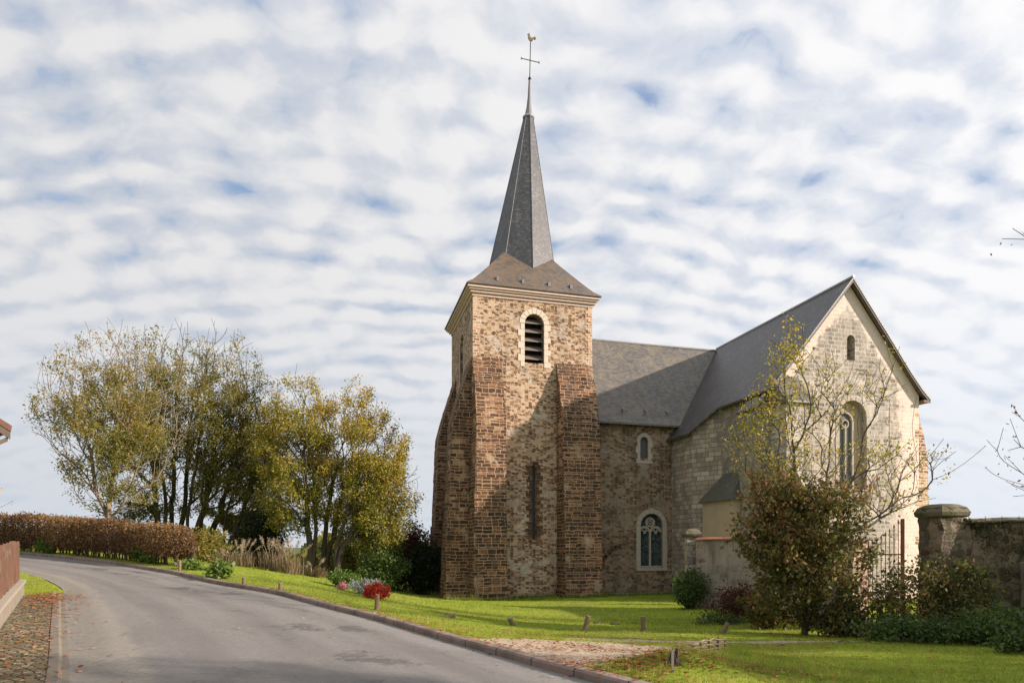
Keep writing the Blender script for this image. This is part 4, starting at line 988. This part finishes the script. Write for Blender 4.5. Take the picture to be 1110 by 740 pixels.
GR = 'autumn trees beyond the lawn'
ptree(117, 33, 120, 348, 556, 86, 10500, .14, LM['olive'], BARKP, 'pale barked tree forking low behind the hedge, leftmost of the autumn trees', n=620, trunk_h=2.8, group=GR,
      stems=[[(0, 0, 2.1), (-.6, 0, 3.4), (-1.1, 0, 6.5)], [(0, 0, 2.1), (.25, .1, 4.4), (.5, .1, 8)], [(0, 0, 2.1), (.25, .1, 4.4), (1.3, -.2, 7.2)]], tint=.52, tip=.009, rmax=.17, spread=.15, lowtaper=.25,
      topless=lambda P: np.clip(1.1-(P[:, 2]-7.5)/6, .2, 1))
k = 0
for (pt, d, cp, top, bot, hw, lv, tn, lab) in ((171, 39, 150, 352, 575, 62, 8500, .40, 'tall olive tree with dark trunk just right of the pale forked tree'),
        (186, 41, 205, 352, 560, 66, 9000, .42, 'tall brown topped tree, second dark trunk from the pale forked tree'),
        (203, 40, 245, 360, 570, 60, 9000, .45, 'tall bare topped tree, third dark trunk from the pale forked tree'),
        (218, 42, 270, 405, 590, 52, 9000, .50, 'leaning green tree between the dark trunks and the golden tree'),
        (243, 40, 290, 440, 600, 42, 7500, .46, 'low green tree left of the golden tree')):
    hgt = Z(top, d)-gs(*T(pt, d)); lean_ = (cp-pt)/F*d
    ptree(pt, d, cp, top, bot, hw, lv*1.15, .15, LM['olive'], BARKD, lab, n=420, trunk_h=4.6, group=GR, stems=[[(0, 0, 3.2), (lean_*.35, 0, hgt*.55)], [(.1, .1, .6), (.55+lean_*.1, .3, 3.2), (lean_*.7, .6, hgt*.6)]] , tint=tn, rmax=.22, tip=.009, spread=.17, lowtaper=.3, sides=4,
          topless=lambda P, zt=Z(top, d): np.clip((zt-P[:, 2])/3.5, .25, 1))
    k += 1
for (pt, d, cp, top, bot, hw, lv, tn, lab) in ((338, 36, 322, 408, 585, 50, 9500, .50, 'golden green tree, left trunk of the round clump near the tower'),
        (352, 37, 378, 412, 590, 58, 10500, .60, 'golden tree, middle trunk of the round clump near the tower'),
        (364, 35.5, 412, 455, 600, 44, 8000, .55, 'golden tree leaning right towards the tower, right trunk of the round clump')):
    hgt = Z(top, d)-gs(*T(pt, d)); lean_ = (cp-pt)/F*d
    ptree(pt, d, cp, top, bot, hw, lv*1.15, .15, LM['gold'], BARKD, lab, n=420, trunk_h=3.2, group=GR, stems=[[(-.1, 0, 1.8), (lean_*.5, 0, hgt*.6)], [(.15, .1, 1.8), (.5+lean_*.6, .3, hgt*.55)]], tint=tn, rmax=.2, tip=.009, spread=.17, sides=4)
ptree(395, 38, 405, 520, 612, 26, 2600, .15, LM['olive'], BARK, 'slender young tree standing before the dark trees beside the tower', n=160, trunk_h=1.4, group=GR, tint=.55, rmax=.10, sides=4)
# darker evergreens and bushes behind the lawn
def pshrub(px, py, d, w, h, leaves, size, lm, label, name='shrub', cat='shrub', group=None, **kw):
    x, y = T(px, d); return shrub(name, label, cat, (x, y, gs(x, y)), (w/F*d/2, w/F*d*.4, h/F*d/2), leaves, size, lm, group=group, **kw)
GB = 'bushes behind the lawn'
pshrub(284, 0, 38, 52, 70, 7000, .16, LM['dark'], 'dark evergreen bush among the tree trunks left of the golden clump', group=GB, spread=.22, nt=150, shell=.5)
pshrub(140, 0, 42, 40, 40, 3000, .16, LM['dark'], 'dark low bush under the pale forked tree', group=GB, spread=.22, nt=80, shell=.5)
pshrub(378, 0, 42, 60, 62, 5000, .16, LM['olive'], 'olive bush under the golden clump', group=GB, spread=.22, nt=120, shell=.5, tint=.35)
pshrub(415, 0, 36, 56, 62, 4500, .13, LM['green'], 'loose green bush behind the scarlet flowers', group=GB, spread=.2, nt=110, shell=.5, tint=.55)
pshrub(448, 0, 42, 50, 80, 8000, .17, LM['red'], 'reddish round bush beside the tower foot', group=GB, spread=.25, nt=150, shell=.5, tint=.6)
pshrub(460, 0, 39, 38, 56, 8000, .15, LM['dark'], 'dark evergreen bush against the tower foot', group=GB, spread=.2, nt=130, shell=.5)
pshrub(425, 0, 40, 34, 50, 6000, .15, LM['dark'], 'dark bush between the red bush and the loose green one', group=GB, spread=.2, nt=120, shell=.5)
pshrub(45, 0, 60, 44, 34, 2500, .22, LM['brown'], 'small round brown tree showing over the hedge at the far left', 'tree', 'tree', spread=.3, nt=80, tint=.8)
# far wooded rise
def far_wood():
    n = 60000; X = rng.uniform(-330, 80, n); Y = rng.uniform(150, 240, n); hgt = 5+4*np.sin(X*.07)*np.sin(X*.023+1)+3*np.sin(X*.31+Y*.1)
    t = rng.random(n)**.4; Zz = -7+t*np.maximum(hgt+3, 4)
    o = quads_obj('distant_wood', leaf_arrays(np.stack([X, Y, Zz], 1), 2.0, asp=.9), LM['olive'], .25+rng.normal(size=n)*.2, None); return tag(o, 'distant wood on the valley side beyond the garden', 'wood', kind='stuff')
far_wood()
# flowers and border plants on the lawn edge
pshrub(372, 0, 24.8, 34, 20, 3500, .07, LM['fresh'], 'yellow green clipped round bush at the lawn edge', spread=.06, nt=90, tint=.3)
pshrub(371, 0, 23.2, 11, 7, 700, .05, LM['pink'], 'small clump of pink flowers before the round bush', 'flower_clump', 'flowers', spread=.05, nt=30)
pshrub(397, 0, 22.8, 34, 17, 2600, .07, LM['silver'], 'silvery white bush beside the scarlet flowers', 'flower_bush', 'flowers', spread=.07, nt=60)
pshrub(408, 0, 21.0, 27, 18, 6500, .045, LM['scarlet'], 'scarlet flowering round bush behind the roadside post', 'flower_bush', 'flowers', spread=.04, nt=260, shell=.2)
GK = 'leafy plants by the kerb'
for (px, d, w, h, lv, lab) in ((237, 21.2, 26, 18, 420, 'leafy green plant at the kerb between two posts'), (163, 24.8, 20, 14, 260, 'green plant at the hedge end by the first post'),
                           (152, 25.2, 26, 16, 420, 'bright green plant under the right end of the hedge'), (52, 28.3, 26, 14, 420, 'bright green plant under the left part of the hedge'), (206, 23.4, 22, 9, 260, 'low green plant right of the first post')):
    pshrub(px, 0, d, w, h, lv, .15, LM['fresh'], lab, 'leafy_plant', 'plant', GK, spread=.07, nt=26, tint=.4)
# ornamental grasses with plumes
GP = 'feathery grasses before the trees'
def grass_clump(px, d, w, h, lab, plumes=9, tint=.45):
    x, y = T(px, d); z = gs(x, y); e = empty('feather_grass', (x, y, z), 0, lab, 'grass clump', GP); n = 260; h *= .88; V = []
    R_ = w/F*d/2; H = h/F*d
    for k in range(n):
        a = random.random()*6.283; b = random.random()**.5*R_*.75; lean_ = random.uniform(.1, 1.0)*R_*.8; hh = H*random.uniform(.25, .72)
        p0 = np.array([math.cos(a)*b, math.sin(a)*b, 0]); a += random.gauss(0, .5); dr = np.array([math.cos(a), math.sin(a), 0]); sd_ = np.array([-math.sin(a), math.cos(a), 0])*.011
        p1 = p0+dr*lean_*.35+np.array([0, 0, hh*.75]); p2 = p0+dr*lean_+np.array([0, 0, hh*random.uniform(.6, 1.)])
        V += [p0-sd_, p0+sd_, p1+sd_*.8, p1-sd_*.8, p1-sd_*.8, p1+sd_*.8, p2, p2]
    quads_obj('blades', np.array(V), LM['straw'], np.repeat(rng.random(n)*.6+tint-.35, 2), e)
    st = MB(); Q = []
    for k in range(plumes):
        a = random.random()*6.283; l_ = random.uniform(.3, 1.2)*R_; p0 = Vector((math.cos(a)*.1, math.sin(a)*.1, 0)); p2 = Vector((math.cos(a)*l_+.12, math.sin(a)*l_, H*random.uniform(.75, 1.05))); p1 = p0.lerp(p2, .55)+Vector((-math.cos(a)*.04, 0, .12))
        st.tube([p0, p1, p2], [.008, .006, .004], 4)
        dd = (p2-p1).normalized()
        for q in range(90):
            t = random.random(); pp = p2-dd*(1-t)*.38+Vector((random.gauss(0, .025), random.gauss(0, .025), random.gauss(0, .02))); Q.append(pp+Vector((.05*t, 0, -.04*t)))
    st.build('stalks', flat('stalk', (.30, .24, .14), .9, .2, 5), e)
    quads_obj('plumes', leaf_arrays(np.array(Q), .07, asp=.25), LM['straw'], .75+rng.normal(size=len(Q))*.15, e)
for a in ((262, 30, 34, 34, 'pale feathery grass clump just right of the hedge'), (296, 31, 40, 44, 'tall feathery grass clump in the middle of the border', 12), (314, 30, 38, 42, 'feathery grass clump with bent pale plumes, right of the tallest', 14),
          (341, 31, 34, 24, 'low rusty grass clump nearest the golden trees', 4, .2), (243, 28, 36, 26, 'dry brown grass clump at the hedge end', 5, .3)): grass_clump(*a)
pshrub(225, 0, 30, 40, 34, 2200, .12, LM['olive'], 'sparse bush between hedge end and feathery grasses', group=GB, spread=.15, nt=60, tint=.5)

# ------------------------------------------------------------------ bushy tree by the gate, sparse tall tree, shrubs
x, y = T(872, 15.8)
tg_ = np.concatenate([ellip(420, (x+.1, y, Z(598, 15.8)), (1.6, 1.4, 1.75), .45), ellip(90, (x-.75, y, Z(575, 15.8)), (1.15, .9, 1.0), .5), ellip(80, (x+.5, y, Z(545, 15.8)), (1.35, .9, .9), .5), ellip(60, (x-.6, y, Z(530, 15.8)), (1.0, .8, .7), .5)])
tg_[:, 2] = np.maximum(tg_[:, 2], gs(x, y)+.3)
tree('bushy_tree', 'bushy dark tree with drooping green and red leaves in front of the churchyard wall', 'tree', (x, y, gs(x, y)-.05), tg_, 21000, .098, LM['plum'], BARKD,
     [[(0, 0, .7), (.1, 0, 2.2)], [(.1, 0, .5), (-.8, .1, 2.)], [(.1, 0, .5), (.9, .1, 2.)]], .6, tip=.005, rmax=.09, spread=.11, step=.25, tintf=lambda Q: .43+.10*(Q[:, 2]-1.2), leafr=.02)
x, y = T(884, 18.6)
cz = Z(470, 18.6)
tt_ = []
for (px, py, n_, sx_, sz_) in ((852, 400, 36, .45, 1.0), (833, 440, 34, .5, .9), (880, 440, 40, .6, .9), (905, 420, 26, .5, 1.0), (928, 440, 26, .5, .9), (955, 410, 18, .5, .8), (860, 500, 60, 1.2, .7), (930, 500, 60, 1.3, .7), (975, 500, 34, .8, .5), (1005, 495, 8, .3, .15), (960, 540, 34, .9, .4), (815, 470, 24, .5, .7), (850, 378, 12, .15, .5)):
    bx = (px-CX)/F*18.6; bz = Z(py, 18.6); n_ = int(n_*3.0); tt_.append(np.stack([bx+rng.normal(size=n_)*sx_*.55, y+rng.normal(size=n_)*.7, bz+rng.normal(size=n_)*sz_*.55], 1))
tt_ = np.concatenate(tt_)
tree('sparse_tree', 'sparse tall tree with thin upright branches and few yellow leaves before the transept gable', 'tree', (x, y, gs(x, y)-.05), tt_, 5600, .074, LM['gold'], BARK,
     [[(0, 0, 1.2), (-.5, 0, 3.2), (-.75, 0, 6.2)], [(0, 0, 1.2), (.3, .1, 3.4), (.5, .1, 5.6)], [(0, 0, 1.2), (.5, -.1, 3.0), (1.3, -.2, 5.2)], [(0, 0, 1.2), (-.9, .1, 3.0), (-1.3, .1, 5.0)]], 1.0, bf=.12, tip=.0062, rmax=.085, spread=.10, step=.28, leafr=.012, up=.55,
     tintf=lambda Q: .55+0*Q[:, 0], topless=lambda P: np.where(P[:, 0] < x-.4, 1, .35))
GS = 'shrubs along the churchyard wall'
def wshrub(px, d, w, h, leaves, size, lm, label, **kw): return pshrub(px, 0, d, w, h, leaves, size, lm, label, group=GS, **kw)
wshrub(748, 26.2, 34, 46, 3200, .10, LM['green'], 'green bush at the left end of the churchyard wall', spread=.12, nt=90, tint=.35)
wshrub(738, 30, 18, 34, 1200, .10, LM['fresh'], 'small yellow green bush by the foot of the nave window', spread=.1, nt=40, tint=.1)
wshrub(800, 20.5, 66, 40, 3600, .09, LM['red'], 'dark red low bush under the pale wall', spread=.1, nt=110, tint=.35)
wshrub(836, 17.5, 60, 44, 3200, .10, LM['plum'], 'reddish green shrub at the left foot of the bushy tree', spread=.1, nt=100, tint=.5)
wshrub(915, 15.2, 60, 36, 2600, .09, LM['plum'], 'low shrub in front of the left gate pier', spread=.1, nt=80, tint=.35)
wshrub(992, 14.8, 104, 86, 4600, .085, LM['plum'], 'broad olive shrub half covering the iron gate', spread=.11, nt=240, tint=.45, tip=.006)
wshrub(1045, 14.6, 70, 84, 4200, .085, LM['plum'], 'dark shrub before the mossy pier and the boundary wall', spread=.11, nt=170, tint=.2)
GN = 'nettles and ground plants at the right'
for (px, d, w, h, lv, tn, lab) in ((975, 13.2, 90, 26, 2200, .30, 'low nettle patch under the broad shrub'), (1035, 12.6, 100, 30, 2600, .30, 'dark green ground plants before the boundary wall'), (1085, 12.0, 90, 44, 2600, .45, 'taller nettles in the lower right corner'),
                               (1108, 10.6, 60, 26, 1400, .35, 'low weeds at the right edge of the photo'), (780, 19, 60, 10, 900, .3, 'low green weeds below the dark red bush')):
    pshrub(px, 0, d, w, h, lv, .075, LM['green'], lab, 'weed_patch', 'weeds', GN, spread=.08, nt=80, tint=tn)
# ivy and creeper on the wall top
wi = np.stack([rng.uniform(12.0, 15.5, 2600), np.zeros(2600), np.zeros(2600)], 1); wi[:, 1] = 17.35-(wi[:, 0]-12.1)*.305-.33+rng.normal(size=2600)*.05; wi[:, 2] = 2.3-np.abs(rng.normal(size=2600))*.6*(1+np.sin(wi[:, 0]*3))
c0 = np.array([12.1, 17.0, 2.3]); ie = empty('creeper', tuple(c0), 0, 'thin creeper hanging over the dark boundary wall', 'creeper'); quads_obj('foliage', leaf_arrays(wi-c0, .07), LM['plum'], .25+rng.normal(size=2600)*.2, ie)
mb = MB()
for q in range(9):
    xx = 12.2+q*.36; yy = 17.35-(xx-12.1)*.305-.31; mb.tube([(xx-c0[0], yy-c0[1], .1), (xx+.1-c0[0], yy-.04-c0[1], -.5), (xx-.05-c0[0], yy-.03-c0[1], -1.3)], [.008, .006, .004], 4)
mb.build('stems', BARKD, ie)

# trees standing just outside the right edge; their branches reach in and they shade the corner
x, y = 17.6, 17.8
tg_ = np.concatenate([ellip(330, (16.0, 17.6, 4.3), (2.8, 1.8, 2.0), .5)])
tree('bare_tree', 'bare thorny tree whose thin branches reach in at the right edge above the wall', 'tree', (x, y, gs(x, y)), tg_, 500, .07, LM['red'], BARK, [[(0, 0, 1.8), (-.4, 0, 3.4)], [(0, 0, 1.5), (.6, .2, 3.6)]], 1.5, tip=.007, rmax=.14, spread=.06, step=.3, leafr=.012, up=0.1, bf=.15)
x, y = 16.9, 13.2
tg_ = ellip(420, (14.4, 13.2, 8.2), (3.5, 2.6, 2.6), .4)
tree('red_leaved_tree', 'tree outside the right edge with sparse dark red leafy twigs showing high up', 'tree', (x, y, gs(x, y)), tg_, 1500, .09, LM['red'], BARKD, [[(0, 0, 3), (-.6, 0, 5.5)], [(0, 0, 2.6), (.8, .2, 5)]], 2.5, tip=.006, rmax=.16, spread=.1, step=.35, leafr=.014)
for (xx, yy, w_, h_, lab) in ((17.8, 6.0, 2.5, 7.4, 'evergreen bush out to the right, nearest the road'), (17.9, 9.8, 2.3, 6.8, 'evergreen bush out to the right, before the boundary wall'), (21, 10.3, 2.4, 6.5, 'round evergreen bush out to the right, shading the weeds'), (25.5, 8.2, 2.6, 7.5, 'tall evergreen bush out to the right, farther off')):
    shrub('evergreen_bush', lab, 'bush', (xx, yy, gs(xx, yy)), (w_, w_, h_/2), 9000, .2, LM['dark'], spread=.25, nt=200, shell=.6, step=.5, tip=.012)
x, y = 10.3, 4.3
tree('roadside_tree', 'small loose tree outside the frame on the lawn, dappling the road with shade', 'tree', (x, y, gs(x, y)), ellip(260, (x, y, 5.6), (2.0, 1.6, 1.7), .5), 2600, .12, LM['gold'], BARKD, [[(0, 0, 3)], [(.1, 0, 2), (.5, .2, 4)]], 2.4, tip=.006, rmax=.11, spread=.12, step=.35)
# yellow twigs at the left edge
x, y = -13.4, 15.6
tree('small_maple', 'small tree at the left edge with a few yellow leaves', 'tree', (x, y, gs(x, y)), ellip(60, (-12.75, 15.3, 2.75), (.7, .5, .5), .5), 90, .06, leafmat('leaves_yellow', [(0, (.35, .16, .02)), (1, (.6, .38, .04))]), BARK, [[(0, 0, 1.4)]], 1.2, tip=.004, rmax=.03, spread=.06, step=.25, sides=4)

# ------------------------------------------------------------------ wooden posts
M['post'] = flat('post_wood', (.17, .12, .075), .9, .35, 16, .5); M['posttop'] = flat('post_end_grain', (.30, .235, .15), .9, .25, 30, .3)
def post(px, d, h, rx, ry, label, r=.055, lying=False, dz=0):
    x, y = T(px, d); z = gs(x, y); e = empty('wooden_post', (x, y, z+dz), 0, label, 'post', 'short wooden posts along the lawn'); e.rotation_euler = (R(rx), R(ry), random.random()*.3)
    lo_ = -.02 if lying else -.25
    MB().tube([(0, 0, lo_), (0.004, 0, h*.4), (0, 0.003, h-.02), (0, 0, h-.004)], [r*1.05, r, r*.98, r*.9], 12).build('shaft', M['post'], e, smooth=False)
    MB().tube([(0, 0, h-.004), (0, 0, h+.002)], [r*.88, r*.8], 12).build('end_grain', M['posttop'], e)
post(194.5, 22.6, .42, 2, 2, 'wooden post at the hedge end, farthest left along the kerb')
post(264, 19.6, .36, 0, 1, 'wooden post by the kerb, second from the hedge')
post(303.5, 18.3, .33, 1, 2, 'wooden post by the kerb, third from the hedge')
post(408, 16, .40, 0, 4, 'wooden post by the kerb in front of the scarlet bush', .06)
post(492, 16.4, .34, 4, -98, 'wooden post lying flat on the grass', .06, True, .06)
post(556, 16.4, .24, 10, -24, 'short post leaning left, beside the lying one', .065)
post(633, 15.8, .40, 5, 16, 'post leaning right, above the gravel drive', .062)
post(697, 15.8, .37, 0, 0, 'upright post between the two leaning ones', .06)
post(783, 15.8, .30, -8, 30, 'post leaning strongly right, before the dark shrubs', .055)

# stump, wattle edging, stake, mole hills
x, y = T(731, 8.0); st = empty('tree_stump', (x, y, gs(x, y)-.03), .3, 'grey broken tree stump in the grass beside the gravel drive', 'stump'); mb = MB()
rings = []
for z, r in ((0, .12), (.06, .09), (.12, .075), (.19, .06)):
    rings.append([(r*(1+.25*math.sin(a*3+z*4))*math.cos(a), r*(1+.25*math.sin(a*3+z*4))*math.sin(a), z+(.10*math.sin(a*2+1) if z > .15 else 0)) for a in [6.283*k/14 for k in range(14)]])
mb.loft(rings)
for a in range(5): mb.tube([(.05*math.cos(a*1.3), .05*math.sin(a*1.3), .07), (.12*math.cos(a*1.3), .12*math.sin(a*1.3), .03), (.2*math.cos(a*1.3), .2*math.sin(a*1.3), -.03)], [.03, .022, .01], 6)
st.scale = (.75, .75, .8); mb.build('wood', flat('grey_wood', (.06, .045, .042), .95, .5, 12, .8), st)
x, y = T(729, 7.7); sk = empty('stake', (x, y, gs(x, y)-.05), 0, 'thin grey stake beside the broken stump', 'stake'); MB().box((-.015, -.012, 0), (.015, .012, .33)).build('stick', flat('stake_wood', (.22, .19, .16), .9, .3, 20), sk)
x, y = T(732, 9.3); ww = empty('wattle_edging', (x, y, gs(x, y)), 0, 'low woven stick edging by the grassy mound', 'edging'); 
pts = [Vector(((732+58*t-CX)/F*(9.3+.55*t)-x, .7*t, 0)) for t in np.linspace(0, 1, 13)]
pts = [Vector((p.x, p.y, gs(x+p.x, y+p.y)-gs(x, y))) for p in pts]
for i_ in range(0, 13, 2): MB().tube([pts[i_]+Vector((0, 0, -.1)), pts[i_]+Vector((random.uniform(-.02, .02), 0, .19+random.uniform(-.03, .02)))], .014, 6).build('stick', BARK, ww)
for r_ in range(5):
    MB().tube([p+Vector((0, .028*(1 if (i_//1+r_) % 2 else -1)*(1 if i_ % 2 == 0 else 0), .04+r_*.034+random.uniform(-.014, .014))) for i_, p in enumerate(pts)], .012, 5).build('rod', flat('rod_wood', (.30, .22, .155), .9, .45, 6), ww)
for (px, py, d, s_, lab) in ((648, 0, 19.5, .22, 'dark mole hill left of its neighbours on the shaded lawn'), (666, 0, 19.0, .20, 'low mole hill in the middle of the shaded lawn'), (687, 0, 19.6, .14, 'small mole hill nearer the upright post'), (848, 0, 12.6, .11, 'small clod of earth on the grass under the shrubs'), (915, 0, 13.0, .2, 'patch of bare earth before the nettles')):
    x, y = T(px, d); mb = MB(); rings = []
    for q in range(5):
        t = q/4; rings.append([(s_*(1-t)**.7*(1+.15*math.sin(a*3+px))*math.cos(a)+.0001*t, s_*(1-t)**.7*(1+.15*math.sin(a*2))*math.sin(a), -.02+s_*.45*t) for a in [6.283*k/12 for k in range(12)]])
    o = mb.loft(rings).build('mole_hill', flat('earth', (.075, .05, .035), .98, .4, 20, .8), None); o.location = (x, y, gs(x, y)); tag(o, lab, 'mole hill', 'mole hills')
# bird on the ridge
b = empty('bird', toW(7.65, 4.0, 16.68), TH, 'small black bird perched on the nave ridge next to the tower', 'bird')
MB().tube([(-.16, 0, .02), (-.08, 0, .07), (.02, 0, .12), (.09, 0, .19), (.12, 0, .235), (.15, 0, .24), (.20, 0, .23)], [.012, .045, .07, .05, .042, .03, .004], 8).build('body', M['iron'], b, smooth=True)

# ------------------------------------------------------------------ grass and fallen leaves
def inside_church(x, y):
    dx, dy = x-OX, y-OY; a = dx*math.cos(TH)+dy*math.sin(TH); b_ = -dx*math.sin(TH)+dy*math.cos(TH)
    return ((a > -1.6) & (a < 7.5) & (b_ > -1.6)) | ((a > 7.) & (b_ > NB-.4)) | ((a > 12) & (b_ > -8))
def blades(n, yr, hgt, wid, pw):
    t = rng.random(n)**pw; y = yr[0]+(yr[1]-yr[0])*t; px = rng.uniform(-20, 1130, n); x = (px-CX)/F*y
    rz_, dk_, dl_ = roadside(x, y); k = ((dk_ > .20) | ((dl_ < -.1) & (y > 15.6) & (sdist(x, y, WN) > .0) & (x > -17)))
    nz = np.array([mn.noise((a*1.2, b*1.2, 3)) for a, b in zip(x, y)])
    gv = gravel_at(x, y)+nz*.5
    k &= (gv < .36+rng.random(n)*.25) & ~inside_church(x, y)
    x, y = x[k], y[k]; n = len(x); z = gsurf(x, y)
    a = rng.random(n)*6.283; d_ = np.stack([np.cos(a), np.sin(a), np.zeros(n)], 1); L = hgt*np.exp(rng.normal(size=n)*.35)*(1+.6*nz[k]); w = wid*np.exp(rng.normal(size=n)*.2)
    # longer, rougher grass on the mound and by the kerb
    rough = np.exp(-(((x-2.8)/1.4)**2+((y-9.)/1.0)**2)); L = L*(1+1.2*rough)
    p = np.stack([x, y, z-.01], 1); le = rng.normal(size=(n, 3))*.45; le[:, 2] = 1; le /= np.linalg.norm(le, axis=1)[:, None]
    n2_ = np.array([mn.noise((a*.35, b*.35, 9)) for a, b in zip(x, y)]); n3_ = np.array([mn.noise((a*3.1, b*3.1, 6)) for a, b in zip(x, y)]); L *= 1+.7*n3_
    tint = .47+.40*nz[k]+.35*n2_+.25*n3_+rng.normal(size=n)*.17+.12*rough
    V = np.stack([p-d_*w[:, None], p+d_*w[:, None], p+le*L[:, None]], 1).reshape(-1, 3)
    return V, tint
LM['grass'] = leafmat('grass_blades', [(0, (.11, .15, .014)), (.4, (.235, .29, .024)), (.72, (.35, .39, .045)), (1, (.52, .44, .13))], .5)
Vs = []; Ts = []
for a in ((120000, (6.5, 13), .05, .0035, .9), (110000, (12, 22), .05, .006, .8), (70000, (20, 38), .055, .011, .8)):
    v_, t_ = blades(*a); Vs.append(v_); Ts.append(t_)
n = 5200; a_ = rng.uniform(-1.9, 12.4, n); b_ = np.where(a_ < 7.4, -1.75, .2)-np.abs(rng.normal(size=n))*.16; b_ = np.where((a_ > 1.8) & (a_ < 4.8), np.where(rng.random(n) < .7, -.12, b_)-np.abs(rng.normal(size=n))*.1, b_)
x = OX+math.cos(TH)*a_-math.sin(TH)*b_; y = OY+math.sin(TH)*a_+math.cos(TH)*b_; z = gsurf(x, y); L = .14*np.exp(rng.normal(size=n)*.5); t_ = rng.random(n)*6.283
d_ = np.stack([np.cos(t_), np.sin(t_), 0*t_], 1)*.014; le = rng.normal(size=(n, 3))*.45; le[:, 2] = 1; p = np.stack([x, y, z-.01], 1)
Vs.append(np.stack([p-d_, p+d_, p+le*L[:, None]], 1).reshape(-1, 3)); Ts.append(.35+rng.normal(size=n)*.3)
gb = quads_obj('grass', np.concatenate(Vs), LM['grass'], np.concatenate(Ts), None, tri=True); tag(gb, 'short green lawn grass', 'grass', kind='stuff')
# fallen leaves: drifts on the pavement and verge, along the kerb and on the lawn
def scatter(cx_, cy_, sx_, sy_, n, ang=0):
    u = rng.normal(size=n)*sx_; v_ = rng.normal(size=n)*sy_; c_, s_ = math.cos(ang), math.sin(ang); return np.stack([cx_+u*c_-v_*s_, cy_+u*s_+v_*c_], 1)
dirp = math.atan2(8.5, -6)
S = [scatter(-11.4, 15.7, 1.0, .35, 900, dirp), scatter(-12.1, 16.3, .8, .5, 500, 0), scatter(-8.2, 11.2, 3.2, .42, 520, dirp), scatter(-7.0, 8.8, 2.2, .5, 260, dirp), scatter(-10.1, 14.2, 1.2, .4, 300, dirp)]
kk = rng.integers(28, 120, 1700); S.append(KN[kk]+np.stack([rng.normal(size=1700)*.22+.22, rng.normal(size=1700)*.3+.18], 1))
S.append(scatter(2.0, 8.2, .9, .35, 1000)); S.append(scatter(.8, 11.6, 2.2, .35, 450)); S.append(scatter(0, 13.6, 3.5, .9, 700)); S.append(scatter(6, 12, 3, 2.2, 900)); S.append(scatter(-3, 16, 5, 3, 500)); S.append(scatter(-3, 12, 4.5, 3.5, 70)); S.append(scatter(1.1, 10.3, .7, .25, 300))
S = np.concatenate(S); sw_ = sdist(S[:, 0], S[:, 1], WN); S = S[sw_ > .05]
rz_, dk_, dl_ = roadside(S[:, 0], S[:, 1])
onr = (dk_ < 0) & (dl_ > 0); keepf = ~onr | (rng.random(len(S)) < np.where(dl_ < .6, .5, np.where(dk_ > -.35, .35, .12))); S, dk_, dl_, onr = S[keepf], dk_[keepf], dl_[keepf], onr[keepf]
zz = np.maximum(gsurf(S[:, 0], S[:, 1]), gz_np(S[:, 0], S[:, 1])+np.where(onr, .004, np.where(dl_ < 0, .045, 0)))
zz = np.where((dk_ > -.04) & (dk_ < .2), gz_np(S[:, 0], S[:, 1])+.125, zz); zz += .012+.03*rng.random(len(S))*(dk_ > .2)
V = leaf_arrays(np.stack([S[:, 0], S[:, 1], zz], 1), .062, flat_bias=2., asp=.8)
Vr = V.reshape(-1, 4, 3); Vr[:, :, 2] = zz[:, None]+(Vr[:, :, 2]-zz[:, None])*.22+.004
fl = quads_obj('fallen_leaves', Vr.reshape(-1, 3), LM['fallen'], .5+rng.normal(size=len(S))*.28, None); tag(fl, 'scattered orange and brown fallen leaves', 'leaves', kind='stuff')
